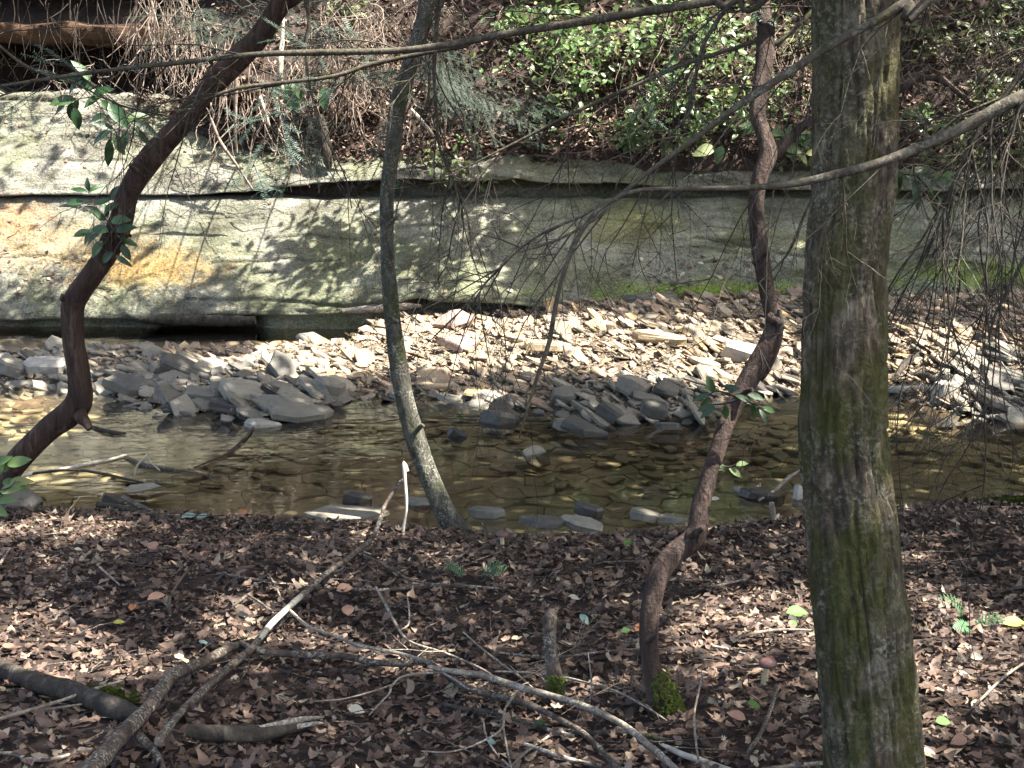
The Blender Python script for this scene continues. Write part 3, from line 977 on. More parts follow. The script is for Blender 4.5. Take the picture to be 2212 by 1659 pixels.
sprig(left, [[(560, 150), (600, 165), (640, 180)], [(640, 180), (690, 185), (700, 190)]],
      [(620, 178, 52, 275), (640, 180, 60, 262), (655, 182, 40, 250), (700, 188, 48, 272), (630, 172, 44, 300), (610, 168, 36, 235)], 6.0)
sprig(rt, [[(1600, 860), (1570, 850), (1545, 845), (1530, 855)], [(1600, 860), (1625, 870), (1650, 880)], [(1600, 862), (1565, 875), (1540, 880)]],
      [(1540, 848, 38, 110), (1555, 846, 34, 155), (1532, 853, 40, 195), (1530, 858, 36, 240), (1545, 878, 38, 185), (1545, 882, 40, 215), (1570, 876, 34, 265), (1620, 868, 38, 150), (1625, 872, 40, 285), (1645, 880, 42, 345), (1640, 884, 38, 310), (1600, 848, 40, 155), (1615, 852, 36, 350)],
      YR(860) - 0.10, RL)
sprig(rt, [[(1600, 1000), (1580, 1010), (1560, 1012)]], [(1565, 1005, 34, 200), (1575, 1012, 32, 330), (1590, 1006, 28, 20)], YR(1000) - 0.05, GL)
sprig(rt, [[(1668, 340), (1690, 300), (1710, 285)], [(1690, 300), (1650, 275), (1620, 280)], [(1670, 330), (1720, 330), (1745, 335)]],
      [(1710, 285, 40, 10), (1700, 290, 44, 170), (1650, 276, 46, 185), (1690, 300, 42, 30), (1720, 330, 40, 330), (1740, 334, 34, 20), (1690, 320, 40, 350), (1700, 312, 38, 80), (1640, 278, 40, 160), (1545, 320, 46, 190), (1560, 315, 36, 250)],
      YR(320) + 0.10, GL)
sprig(big, [[(1905, 350), (1940, 372), (1980, 380), (2030, 385)], [(1980, 380), (2010, 410), (2040, 430)]],
      [(1940, 372, 56, 350), (1960, 376, 60, 20), (1985, 382, 62, 330), (2010, 385, 64, 10), (2030, 388, 52, 340), (1975, 385, 60, 280), (2005, 405, 60, 300), (2030, 425, 54, 345), (1950, 378, 52, 250), (2040, 430, 50, 300), (1930, 366, 48, 300), (2000, 392, 56, 350)], 5.2)

# ============================================================ overhanging branches with their bare twigs
def twig(b, p, d, L, r, lv, droop=0.25, wig=0.35, sides=4, leaves=None):
    n = max(5, int(L / 0.05))
    pts = [np.array(p, float)]; d = np.array(d, float); d /= np.linalg.norm(d)
    st = L / (n - 1)
    for i in range(n - 1):
        d = d + np.array([random.gauss(0, wig), random.gauss(0, wig * .8), random.gauss(0, wig) - droop * 0.4]) * 0.32
        d /= np.linalg.norm(d)
        pts.append(pts[-1] + d * st)
    pts = np.array(pts)
    tube(b, pts, np.linspace(r, r * 0.35, n), sides, False)
    if leaves is not None:
        leaves.append(pts)
    if lv > 0:
        for k in range(random.randint(3, 6)):
            i = random.randint(1, n - 2)
            dd = pts[min(i + 1, n - 1)] - pts[i]; dd /= np.linalg.norm(dd) + 1e-9
            side = np.array([random.gauss(0, 1), random.gauss(0, .7), random.gauss(0, 1)])
            side -= dd * side.dot(dd); side /= np.linalg.norm(side) + 1e-9
            twig(b, pts[i], dd * 0.75 + side * 0.75, L * random.uniform(.25, .55), r * 0.55, lv - 1, droop, wig, 3, leaves)


def needles(b, pts, ln=0.013, gap=0.0055):
    """flat rows of short needles either side of a twig"""
    s = np.concatenate([[0], np.cumsum(np.linalg.norm(np.diff(pts, axis=0), axis=1))])
    m = max(2, int(s[-1] / gap))
    u = np.linspace(0, s[-1], m)
    q = np.stack([np.interp(u, s, pts[:, k]) for k in range(3)], -1)
    T = np.gradient(q, axis=0); T /= np.linalg.norm(T, axis=1)[:, None] + 1e-9
    S = np.cross(T, np.array([0, -.35, 1.0])); S /= np.linalg.norm(S, axis=1)[:, None] + 1e-9
    for sg in (1, -1):
        l = ln * rng.uniform(.7, 1.15, m)[:, None]
        a = q; tipp = q + sg * S * l + T * l * 0.35 + rng.normal(0, .0015, (m, 3))
        w = T * 0.0016
        v = np.stack([a - w, tipp, a + w], 1).reshape(-1, 3)
        b.add(v, np.arange(3 * m).reshape(-1, 3))


def branch(name, label, ent, Yd, sides=12, ext=None, ntw=14, tlen=(.4, .9), droop=0.3, tr_=(0.0032, 0.002), lv=2, mat='branch', rng_t=(0.1, 0.95), down=0.6, ndl=0.0, dirx=0.0):
    pts, r = px_path([e if len(e) > 3 else (*e, Yd) for e in ent])
    r = r * .84; ntw = int(ntw * 1.3)
    if ext:
        pts = np.vstack([[q[:3] for q in ext], pts]); r = np.concatenate([[q[3] for q in ext], r])
    t = thing(name, label, 'branch', tuple(pts[0]))
    pp, rr = smooth_path(pts, r, 110)
    b = MB(); tube(b, pp, rr, sides, True, lambda ph, s, r_: 0.08 * vn(s * 14, ph * 1.2) + 0.16 * np.maximum(vn(s * 6, 3 + 0 * s) - .55, 0) * 2)
    put(b, 'limb', M[mat], t)
    for k in range(ntw):
        i = int(random.uniform(*rng_t) * (len(pp) - 1))
        T_ = pp[min(i + 2, len(pp) - 1)] - pp[i]; T_ /= np.linalg.norm(T_) + 1e-9
        dd = T_ * random.uniform(.2, .9) + np.array([random.gauss(dirx, .4), random.gauss(0, .5), random.gauss(-down, .5)])
        tb = MB(); tips = []
        twig(tb, pp[i], dd, random.uniform(*tlen), random.uniform(tr_[1], tr_[0]), lv, droop, leaves=tips)
        tw_ = put(tb, 'twig', M['twig' if random.random() < .65 else 'branch'], t)
        if ndl and random.random() < ndl:
            nb2 = MB()
            for q in tips[1:]:
                if len(q) > 2 and random.random() < .7: needles(nb2, q)
            if nb2.n: tag(put(nb2, 'needles', M['hemlock'], tw_), kind='stuff')
    return t


branch('overhanging_branch', 'long grey branch sweeping across the top from left edge to upper middle', [(1640, -30, 24), (1540, 2, 23), (1400, 24, 22), (1250, 48, 22), (1100, 72, 20), (960, 98, 18), (850, 110, 17), (700, 113, 16), (550, 118, 15), (400, 134, 13), (250, 150, 11), (120, 168, 10), (-10, 188, 8), (-120, 205, 6)],
       4.3, ext=[(2.6, 5.2, 3.9, .03), (1.7, 4.6, 3.2, .022)], ntw=14, tlen=(.25, .7), down=0.35, ndl=0.35, dirx=-.4)
branch('overhanging_branch', 'brown forked branch hanging below the long grey one at upper left', [(1010, 98, 12), (900, 118, 12), (800, 140, 12), (720, 165, 11), (600, 180, 10), (520, 190, 9), (440, 215, 7), (380, 245, 5)], 4.38, ntw=9, tlen=(.2, .55), ndl=0.4, dirx=-.5)
branch('overhanging_branch', 'long lichened branch curving in from the right edge across the stout trunk', [(2300, 170, 40), (2212, 207, 36), (2150, 237, 33), (2080, 275, 31), (2000, 312, 28), (1900, 352, 25), (1800, 378, 22), (1740, 392, 19), (1640, 404, 16), (1500, 408, 13), (1380, 411, 11),
        (1310, 440, 13), (1270, 480, 13), (1240, 530, 13), (1215, 600, 12), (1200, 660, 12), (1186, 740, 11), (1165, 800, 9), (1140, 880, 7), (1122, 945, 4)], 2.72, ext=[(1.9, 2.8, 2.9, .03)], ntw=20, tlen=(.15, .42), droop=.35, tr_=(.0021, .0013), rng_t=(.04, .7), down=.7)
branch('overhanging_branch', 'straight grey branch slanting down past the top of the stout trunk', [(2060, -60, 28), (1965, 0, 26), (1900, 40, 24), (1800, 95, 23), (1700, 158, 21), (1600, 225, 18), (1500, 300, 15), (1400, 372, 12), (1340, 422, 10), (1290, 470, 8), (1200, 520, 6), (1120, 545, 4)], 2.82,
       ext=[(1.8, 3.2, 3.5, .03)], ntw=22, tlen=(.18, .55), droop=.3, tr_=(.0022, .0013), rng_t=(.25, .98), down=.5, dirx=-.3)
branch('overhanging_branch', 'thin dark branch slanting down in front of the green bushes', [(1760, 20, 13), (1640, 85, 12), (1540, 118, 11), (1475, 140, 11), (1360, 190, 10), (1237, 245, 8), (1120, 305, 7), (1004, 363, 4), (930, 400, 3)], 4.6, ext=[(2.0, 5.0, 3.6, .02)], ntw=22, tlen=(.3, .9), droop=.4, tr_=(.0032, .002), down=.8)
branch('overhanging_branch', 'dark drooping branch coming down from the top between the rhododendron and bushes', [(1700, -50, 20), (1590, 0, 13), (1540, 60, 12), (1515, 110, 11), (1500, 180, 9), (1490, 240, 7), (1440, 300, 6), (1380, 350, 5), (1330, 400, 4)], 3.6, ntw=12, tlen=(.25, .6), droop=.4, tr_=(.003, .0018), ext=[(1.4, 3.7, 3.4, .03)])
branch('overhanging_branch', 'black branchlet hanging down the middle with drooping bare twigs', [(960, -60, 14), (948, 20, 13), (940, 90, 12), (938, 170, 10), (944, 250, 8), (950, 320, 7), (985, 400, 6), (1010, 470, 5), (1020, 560, 3)], 5.2, ntw=17, tlen=(.3, .95), droop=.5, tr_=(.0036, .002), rng_t=(.25, .98), down=.9, ext=[(-.2, 5.3, 3.6, .03)])
branch('overhanging_branch', 'crooked bare branchlet hanging over the upper left of the ledge', [(660, -40, 12), (668, 40, 11), (660, 90, 10), (662, 120, 8), (672, 200, 6), (700, 290, 5), (745, 380, 4), (760, 450, 3)], 5.6, ntw=12, tlen=(.3, .8), droop=.3, tr_=(.003, .0016), ext=[(-.8, 5.7, 3.4, .03)], ndl=.2)
branch('overhanging_branch', 'tangle of long bare twigs drooping at the right edge', [(2330, 20, 26), (2240, 100, 20), (2190, 180, 16), (2130, 260, 13), (2090, 330, 11), (2060, 400, 9), (2030, 480, 7), (2000, 560, 5)], 3.5, ext=[(2.2, 3.6, 3.6, .04)], ntw=46, tlen=(.35, 1.1), droop=.55, tr_=(.0036, .0019), rng_t=(.05, .98), down=1.0, dirx=-.15, lv=2)
branch('overhanging_branch', 'thin forked branch reaching down over the gravel at the right edge', [(2420, 200, 20), (2300, 420, 15), (2212, 560, 11), (2180, 625, 10), (2150, 680, 8), (2135, 740, 4)], 3.9, ntw=12, tlen=(.25, .6), droop=.4, tr_=(.003, .0018), ext=[(2.4, 4.0, 3.2, .04)])
branch('overhanging_branch', 'black side branch hooked between the red trunk and the stout trunk', [(1790, 395, 10), (1760, 420, 9), (1735, 470, 8), (1720, 510, 8), (1700, 550, 6), (1672, 580, 4), (1610, 640, 2)], 3.4, ntw=4, tlen=(.1, .3), tr_=(.0016, .001), lv=1)
branch('overhanging_branch', 'thin dark branch crossing the upper left corner', [(-60, 40, 6), (0, 100, 7), (70, 150, 8), (160, 178, 6), (230, 215, 4), (330, 250, 3)], 5.0, ntw=9, tlen=(.3, .7), droop=.1, tr_=(.003, .0016), down=.1)
branch('overhanging_branch', 'dark twiggy branch drooping across the shaded middle of the ledge', [(1300, 440, 8), (1250, 470, 8), (1180, 500, 7), (1120, 540, 7), (1075, 585, 6), (1050, 610, 5), (1030, 640, 4), (1008, 668, 2)], 3.0, ntw=14, tlen=(.15, .35), tr_=(.002, .0012), lv=2, down=.3)

# ============================================================ shale of the gravel bar
def slab_geo(seed, asp, th):
    r_ = random.Random(seed)
    n = r_.choice([4, 5, 5, 6, 6, 7])
    a = sorted((i + r_.uniform(-.33, .33)) * 2 * math.pi / n for i in range(n))
    p = np.array([[math.cos(t) * .5 * r_.uniform(.82, 1.08), math.sin(t) * .5 * asp * r_.uniform(.82, 1.08)] for t in a])
    c = p.mean(0)
    tx, ty = r_.uniform(-.12, .12), r_.uniform(-.12, .12)
    rings = []
    for s, z in ((.9, -.5), (1.0, -.32), (r_.uniform(.97, 1.03), .3), (.9, .5)):
        q = c + (p - c) * s + np.array([[r_.uniform(-.02, .02), r_.uniform(-.02, .02)] for _ in range(n)])
        rings.append(np.c_[q, th * (z + q[:, 0] * tx * 2 + q[:, 1] * ty * 2 + np.array([r_.uniform(-.09, .09) for _ in range(n)]))])
    # a second, broken-back layer on the top face
    st = c + (p - c) * .55 + np.array([r_.uniform(-.12, .12), r_.uniform(-.12, .12)]) * asp
    rings.append(np.c_[st, th * (0.56 + st[:, 0] * tx * 2 + st[:, 1] * ty * 2)])
    v = np.vstack(rings)
    k = np.arange(n); k2 = (k + 1) % n
    q = np.vstack([np.stack([k + i * n, k2 + i * n, k2 + (i + 1) * n, k + (i + 1) * n], -1) for i in range(4)])
    return v, q, (k + 4 * n)[None], k[::-1][None]


SLABG = [slab_geo(100 + i, random.uniform(.45, .85), random.uniform(.05, .14)) for i in range(40)]
SLABM = {}
for key in ('stone', 'greystone', 'darkstone', 'palestone', 'tanstone', 'pinkstone'):
    SLABM[key] = []
    for v, q, t_, b_ in SLABG:
        b = MB(); b.add(v, q); b.f += [t_, b_]
        SLABM[key].append(b.mesh('shale_slab', M[key], False))


def slab_rot(yaw, roll, pitch):
    return (Matrix.Rotation(roll, 3, 'Y') @ Matrix.Rotation(pitch, 3, 'X') @ Matrix.Rotation(yaw, 3, 'Z'))


def landZ(x, y):
    z = np.where(y > edgeY(x) - 0.5, barZ(x, y), -0.1)
    return np.maximum(z, -0.11) if np.ndim(z) else max(float(z), -0.11)


def named_slab(label, px, py, w, depth=.7, th=.2, yaw=0, roll=12, pitch=0, mat='greystone', group=None, name='shale_slab', lift=0.0, cat='stone', z=None):
    p = W(px, py, 0.0)
    for _ in range(6):
        zz = landZ(p[0], p[1]) if z is None else z
        p = W(px, py, zz + 0.02)
    f = to_px(p)[2]
    L_ = 1.22 * w * f / FPX
    v, q, t_, b_ = slab_geo(hash((px, py)) & 0xffff, depth, th)
    b = MB(); b.add(v * L_, q); b.f += [t_, b_]
    o = link(name, b.mesh(name, M[mat], False), None, (p[0], p[1], zz + L_ * th * .3 + .025 + lift))
    o.rotation_euler = slab_rot(rad(yaw), rad(roll), rad(pitch)).to_euler()
    return tag(o, label, cat, group)


NS = [  # label, px, py, width, depth, thick, yaw, roll, pitch, material
    ('flat grey slab at the left end of the shaded stone heap, tipped into the water', 292, 842, 118, .75, .16, 10, 10, 10, 'greystone'),
    ('long grey slab sloping down to the right on top of the shaded heap', 405, 806, 125, .5, .14, 0, 24, 14, 'greystone'),
    ('dark slab wedged upright between two grey slabs in the shaded heap', 365, 806, 80, .5, .2, 30, 38, 20, 'greystone'),
    ('low wide grey slab at the front of the shaded heap, water below it', 440, 860, 130, .6, .12, 0, 4, 4, 'greystone'),
    ('broad grey slab leaning right in the middle of the shaded heap', 540, 862, 120, .7, .2, 15, 22, 12, 'greystone'),
    ('dark flat-topped slab under the broad leaning slab', 500, 888, 110, .5, .15, 0, 14, 0, 'darkstone'),
    ('dark shale plate stacked on edge behind the broad leaning slab', 605, 862, 70, .4, .22, 10, 35, 10, 'darkstone'),
    ('large pale grey slab half sunk at the water end of the shaded heap', 648, 898, 115, .7, .14, 20, 6, 8, 'greystone'),
    ('blunt grey block where the shaded heap meets the sunlit gravel', 712, 848, 62, .8, .45, 20, 16, 0, 'greystone'),
    ('white stone just breaking the water below the shaded heap', 566, 930, 66, .6, .3, 0, 4, 0, 'palestone'),
    ('dark pointed boulder standing in the water before the gravel', 1083, 918, 76, .8, .38, 10, 10, 0, 'darkstone'),
    ('small dark wedge of stone standing in the water beside the leaning tree', 988, 950, 42, .6, .5, 35, 40, 0, 'darkstone'),
    ('pale grey tilted slab alone in the middle of the near water', 1160, 990, 62, .8, .1, 40, 34, 30, 'greystone'),
    ('grey slab leaning over a dark gap at the front of the gravel', 1262, 932, 110, .55, .16, 0, 14, 8, 'greystone'),
    ('small flat stone beside the grey slab leaning over a dark gap', 1222, 928, 46, .6, .3, 0, 6, 0, 'greystone'),
    ('flat tan slab perched level across the sunlit gravel with a dark front edge', 1175, 762, 94, .5, .17, 4, 2, 0, 'tanstone'),
    ('pinkish wedge-shaped slab standing at the back of the sunlit gravel', 982, 706, 74, .6, .3, 0, -8, 28, 'pinkstone'),
    ('pinkish flat slab in the middle of the sunlit gravel', 992, 752, 86, .7, .2, 10, 12, 14, 'pinkstone'),
    ('big pale slab tilted in the left part of the sunlit gravel', 690, 748, 84, .7, .13, 0, 18, 20, 'palestone'),
    ('white-topped slab at the waterline below the sunlit gravel', 1066, 858, 70, .6, .1, 0, 6, 8, 'palestone'),
    ('greenish grey slab at the waterline just left of the white-topped slab', 975, 868, 52, .6, .2, 0, 8, 6, 'greystone'),
    ('yellowish flat stone at the waterline beside the leaning tree', 938, 838, 74, .5, .12, 0, 2, 0, 'tanstone'),
    ('grey rounded slab at the waterline in the middle of the bar', 1220, 862, 56, .8, .3, 20, 12, 16, 'greystone'),
    ('grey block with a shaded left face in the right shaded heap', 1372, 850, 72, .7, .4, 15, 20, 8, 'greystone'),
    ('grey slab dipping right beside the blocky one in the right shaded heap', 1442, 848, 66, .7, .24, 50, 30, 20, 'greystone'),
    ('blue-grey split stone at the water end of the right shaded heap', 1318, 905, 62, .7, .4, 20, 28, 10, 'greystone'),
    ('dull grey boulder near the tip of the right shaded heap', 1412, 892, 54, .8, .4, 0, 16, 8, 'greystone'),
    ('small blue-grey stone in the water off the right shaded heap', 1440, 925, 44, .5, .25, 0, 8, 0, 'greystone'),
    ('wide pale slab shining at the left edge of the bar', 106, 800, 112, .6, .2, 0, 3, 6, 'palestone'),
    ('small white stone lying in the back channel behind the dark left trunk', 240, 746, 36, .5, .3, 0, 3, 0, 'palestone'),
    ('dark grey stones lump at the far left of the bar', 30, 805, 60, .7, .4, 0, 15, 0, 'greystone'),
    ('flat blue-grey slab in the near water at lower left', 318, 1066, 96, .8, .1, 8, 3, 4, 'greystone'),
    ('mossy grey-brown slab leaning on the near bank at lower left', 252, 1092, 62, .5, .3, 20, 14, 0, 'darkstone'),
    ('pale angular stone at the foot of the dark left trunk', 42, 1098, 84, .8, .4, 30, 24, 22, 'greystone'),
    ('long flat grey slab lying along the near bank', 752, 1116, 150, .6, .08, 4, 2, 0, 'greystone'),
    ('dark brown block behind the long flat slab on the near bank', 770, 1090, 64, .7, .4, 20, 10, 0, 'darkstone'),
    ('grey stone tucked behind the foot of the leaning tree', 905, 1098, 56, .7, .3, 0, 12, 0, 'greystone'),
    ('dark-edged flat stone right of the foot of the leaning tree', 1048, 1116, 68, .6, .25, 0, 3, 0, 'greystone'),
    ('flat grey slab at the near waterline in the middle', 1175, 1148, 88, .6, .16, 0, 5, 0, 'greystone'),
    ('greenish slab dipping into the near water right of the middle', 1262, 1142, 82, .6, .2, 0, 16, 8, 'greystone'),
    ('dark rusty stone in the near shallows behind the greenish slab', 1272, 1112, 56, .6, .35, 0, 10, 0, 'darkstone'),
    ('dark blue-grey stone in the near shallows left of the red trunk', 1392, 1122, 58, .6, .3, 0, 10, 0, 'greystone'),
    ('flat stone in the near shallows touching the red trunk', 1450, 1128, 56, .5, .2, 0, 6, 0, 'greystone'),
    ('dark slab on the near bank between the red trunk and the stout trunk', 1648, 1082, 90, .6, .22, 10, 14, 0, 'darkstone'),
    ('pale slab standing on edge against the stout trunk', 1736, 1085, 62, 1.0, .2, 30, 48, 40, 'palestone'),
    ('grey stone beside the dark slab on the near bank', 1604, 1072, 44, .6, .35, 0, 8, 0, 'greystone'),
    ('grey block fallen against the foot of the ledge', 1412, 664, 112, .4, .25, 0, -2, 0, 'greystone'),
    ('round white boulder in shallow water right of the stout trunk', 2046, 866, 64, .9, .6, 0, 6, 0, 'palestone'),
    ('large sunlit slab sloping right behind the stout trunk', 1990, 742, 130, .8, .2, 10, 16, 20, 'palestone'),
    ('lilac-grey slab below the large sunlit slab', 2030, 782, 92, .8, .22, 0, 20, 18, 'pinkstone'),
    ('brown rounded boulder split by a pale slab at the right', 2130, 765, 70, .9, .5, 0, 20, 0, 'darkstone'),
    ('pale slab on edge leaning on the brown boulder', 2162, 740, 80, .5, .2, 60, 62, 10, 'greystone'),
    ('long grey slab at the right edge of the bar', 2180, 824, 120, .5, .16, 0, 14, 6, 'greystone'),
    ('dark slab jutting over the water at the right edge', 2160, 882, 120, .6, .16, 10, 20, 0, 'darkstone'),
    ('grey slab leaning behind the dark jutting slab at the right', 2112, 838, 84, .5, .2, 60, 44, 10, 'greystone'),
    ('rust-brown boulder beside the red trunk on the gravel', 1700, 705, 84, .8, .4, 0, 10, 10, 'pinkstone'),
    ('wide pale boulder left of the red trunk on the gravel', 1605, 778, 92, .7, .3, 0, 12, 14, 'palestone'),
    ('long yellowish slab on the right of the sunlit gravel', 1420, 736, 100, .4, .16, 0, 8, 6, 'tanstone'),
]
for e in NS:
    lab, px_, py_, w_, dp, th, yaw, roll, pit, mt = e
    near = py_ > 1040
    zz = None
    if near:
        zz = -0.05
        if py_ > 1100: zz = 0.0
    if px_ in (566, 1083, 988, 1160): zz = -0.05
    if px_ == 1412: zz = .22
    named_slab(lab, px_, py_, w_, dp, th, yaw, roll, pit, mt, z=zz, lift=0.03 if px_ == 1175 else 0.0)

# ordinary stones of the bar: the 300 largest in view are single things
N = 9000
x = rng.uniform(-6.6, 6.6, N); y = rng.uniform(9.6, 13.95, N)
ok = (y > edgeY(x) - 0.22) & (barZ(x, y) > -0.07)
x, y = x[ok], y[ok]
cl = 0.5 + 0.5 * vn(x * 1.1 + 3, y * 1.4)
sz = np.exp(rng.normal(-2.36, 0.50, len(x))) * (0.75 + 0.5 * cl)
sz = np.clip(sz, .025, .30)
px_, py_, f_ = to_px(np.stack([x, y, barZ(x, y)], -1))
heap = ((px_ - 480) / 260) ** 2 + ((py_ - 850) / 60) ** 2 < 1  # shade of the left and middle heaps put into a greyer stone colour
heap |= ((px_ - 1380) / 190) ** 2 + ((py_ - 870) / 60) ** 2 < 1
heap |= ((px_ - 2150) / 120) ** 2 + ((py_ - 830) / 70) ** 2 < 1
sz = np.where(heap, sz * 1.35, sz)
pxw = sz / f_ * FPX
inv = (px_ > -20) & (px_ < 2232) & ~((px_ > 1735) & (px_ < 1905))
order = np.argsort(-(pxw * inv))
roll = rng.normal(21, 12, len(x)); pitch = rng.normal(10, 12, len(x)); yaw = rng.uniform(0, 360, len(x))
zz = barZ(x, y) + sz * rng.uniform(-.02, .2, len(x))
tpl = rng.integers(0, 40, len(x))


def region(i):
    a, b_ = px_[i], py_[i]
    if heap[i]:
        if a < 800: return 'greystone', 'grey shale slab in the shaded heap left of the leaning tree', 'stones of the left shaded heap'
        if a < 1600: return 'greystone', 'grey shale slab in the shaded heap between the leaning tree and the red trunk', 'stones of the middle shaded heap'
        return 'greystone', 'grey shale slab in the heap beyond the drooping twigs at right', 'stones of the right heap'
    wet = y[i] < edgeY(x[i]) + 0.10
    if wet: return ('darkstone' if rng.random() < .5 else 'greystone'), 'wet dark shale piece along the waterline of the gravel bar', 'stones along the waterline'
    if a < 350: return 'greystone', 'grey-brown shale piece on the narrow left end of the gravel bar', 'stones of the left end'
    if a < 840: return 'stone', 'pale shale piece on the sunlit gravel left of the leaning tree', 'stones left of the leaning tree'
    if a < 1320: return 'stone', 'pale shale piece on the brightest gravel right of the leaning tree', 'stones of the bright middle'
    if a < 1740: return 'stone', 'brownish shale piece on the gravel below the mossy foot of the ledge', 'stones below the mossy ledge'
    return 'stone', 'brownish shale piece on the gravel right of the stout trunk', 'stones right of the stout trunk'


for i in order[:300]:
    mt, lab, grp = region(i)
    o = bpy.data.objects.new('shale_slab', SLABM[mt][tpl[i]]); COL.objects.link(o)
    o.location = (x[i], y[i], zz[i]); o.scale = (sz[i],) * 3
    o.rotation_euler = slab_rot(rad(yaw[i]), rad(roll[i]), rad(pitch[i])).to_euler()
    tag(o, lab, 'stone', grp)
RM = {}
for i in order[300:]:
    mt = 'stone' if not heap[i] else 'greystone'
    if y[i] < edgeY(x[i]) + 0.08 or (px_[i] < 350 and rng.random() < .6): mt = 'greystone'
    RM.setdefault(mt, {}).setdefault(tpl[i], []).append(i)
for mt, dct in RM.items():
    b = MB()
    for t, ids in dct.items():
        v, q, tp, bt_ = SLABG[t]
        mats = np.array([np.array(slab_rot(rad(yaw[i]), rad(roll[i]), rad(pitch[i]))) * sz[i] for i in ids])
        locs = np.array([[x[i], y[i], zz[i]] for i in ids])
        n0 = b.n
        b.scatter(v, q, mats, locs)
        k = len(v)
        b.f.append((tp[None] + (np.arange(len(ids)) * k)[:, None, None]).reshape(-1, tp.shape[1]) + n0)
    tag(put(b, 'gravel', M[mt], smooth=False), 'small broken shale covering the bar', kind='stuff')
# fine grit between the slabs
n = 26000
x2 = rng.uniform(-6.5, 6.5, n); y2 = rng.uniform(9.8, 13.9, n)
ok = (y2 > edgeY(x2) - .05) & (barZ(x2, y2) > -.03); x2, y2 = x2[ok], y2[ok]
oc = np.array([[1, 0, 0], [-.9, .1, 0], [0, .8, .1], [.1, -.8, 0], [0, 0, .5], [0, 0, -.5]])
of = np.array([[0, 2, 4], [2, 1, 4], [1, 3, 4], [3, 0, 4], [2, 0, 5], [1, 2, 5], [3, 1, 5], [0, 3, 5]])
b = MB(); b.scatter(oc, of, rotm(len(x2), .5) * (np.exp(rng.normal(-4.35, .45, len(x2))))[:, None, None], np.stack([x2, y2, barZ(x2, y2) + .004], -1))
tag(put(b, 'gravel', M['stone'], smooth=False), 'fine grit between the shale slabs', kind='stuff')
n = 260
x2 = rng.uniform(-5.5, 5.5, n); y2 = rng.uniform(10.2, 13.7, n); ok = (y2 > edgeY(x2) + .05) & (barZ(x2, y2) > -.02); x2, y2 = x2[ok], y2[ok]
GL_X, GL_Y = x2, y2
# submerged loose plates in the far shallows
n = 500
x2 = rng.uniform(-6, 6, n); y2 = edgeY(x2) - rng.uniform(.05, 1.6, n); s2 = rng.uniform(.08, .22, n)
b = MB()
for t in range(12):
    ii = np.nonzero(np.arange(n) % 12 == t)[0]
    v, q, tp, bt_ = SLABG[t]; n0 = b.n
    b.scatter(v, q, np.array([np.array(slab_rot(random.uniform(0, 6), rad(random.gauss(3, 5)), rad(random.gauss(0, 5)))) * s2[i] for i in ii]), np.stack([x2[ii], y2[ii], np.full(len(ii), -.088)], -1))
    b.f.append((tp[None] + (np.arange(len(ii)) * len(v))[:, None, None]).reshape(-1, tp.shape[1]) + n0)
tag(put(b, 'sunken_stones', M['bedstone'], smooth=False), 'loose plates lying under the shallow water', kind='stuff')

# ============================================================ fallen wood
def stick(name, label, ent, mat, cat='stick', sides=8, lift=0.0, Yd=None, root=None, n=None, rough=.12, group=None, ws=1.0):
    pts, r = px_path(ent, Yd, lift)
    r = r * ws
    pp, rr = smooth_path(pts, r, n or max(16, int(np.linalg.norm(np.diff(pts, axis=0), axis=1).sum() / .02)))
    sd = random.uniform(0, 90)
    b = MB(); tube(b, pp, rr, sides, True, lambda ph, s, r_: rough * vn(s * 18 + sd, ph * 1.3) + rough * 1.6 * np.maximum(vn(s * 7 + sd, 0 * s) - .35, 0))
    if root is None:
        return tag(put(b, name, M[mat], None, tuple(pts[0])), label, cat, group)
    return put(b, name, M[mat], root)


g0 = G(200, 1659)
fb = thing('fallen_branch', 'thick forked dead branch running from the bottom left up across the leaf litter', 'branch', tuple(g0))
stick('limb', '', [(60, 1830, 60), (130, 1735, 57), (200, 1659, 52), (267, 1583, 42), (317, 1533, 36), (350, 1489, 34), (377, 1456, 32), (433, 1433, 27), (493, 1402, 23), (520, 1393, 22), (567, 1407, 20), (667, 1415, 18), (737, 1417, 17), (804, 1430, 17), (870, 1434, 18), (917, 1428, 18), (944, 1444, 15),
                   (1004, 1483, 17), (1070, 1503, 18), (1137, 1521, 18), (1204, 1551, 16), (1270, 1592, 15), (1337, 1662, 14), (1370, 1700, 13)], 'deadbark', root=fb, sides=12, lift=.05, ws=.8)
stick('limb', '', [(925, 1440, 8), (970, 1449, 12), (1037, 1458, 14), (1097, 1476, 14), (1137, 1489, 14), (1204, 1506, 13), (1270, 1528, 14), (1337, 1560, 14), (1387, 1597, 13), (1437, 1640, 13), (1480, 1680, 13)], 'dead', root=fb, lift=.085)
stick('limb', '', [(288, 1575, 26), (310, 1600, 25), (333, 1622, 23), (353, 1665, 22), (360, 1700, 20)], 'deadbark', root=fb, lift=.02, ws=.75)
stick('twig', '', [(627, 1319, 6), (667, 1353, 7), (737, 1379, 7), (770, 1393, 8), (820, 1403, 8), (870, 1413, 8), (924, 1430, 9)], 'dead', root=fb, lift=.09)
stick('twig', '', [(820, 1402, 6), (800, 1412, 6), (778, 1424, 6)], 'dead', root=fb, lift=.08)
stick('twig', '', [(970, 1452, 5), (904, 1455, 5), (866, 1463, 5), (845, 1483, 5), (842, 1496, 5), (820, 1520, 4), (797, 1545, 3)], 'dead', root=fb, lift=.07)
stick('twig', '', [(845, 1480, 4), (800, 1495, 4), (740, 1510, 3), (680, 1515, 3)], 'dead', root=fb, lift=.05)
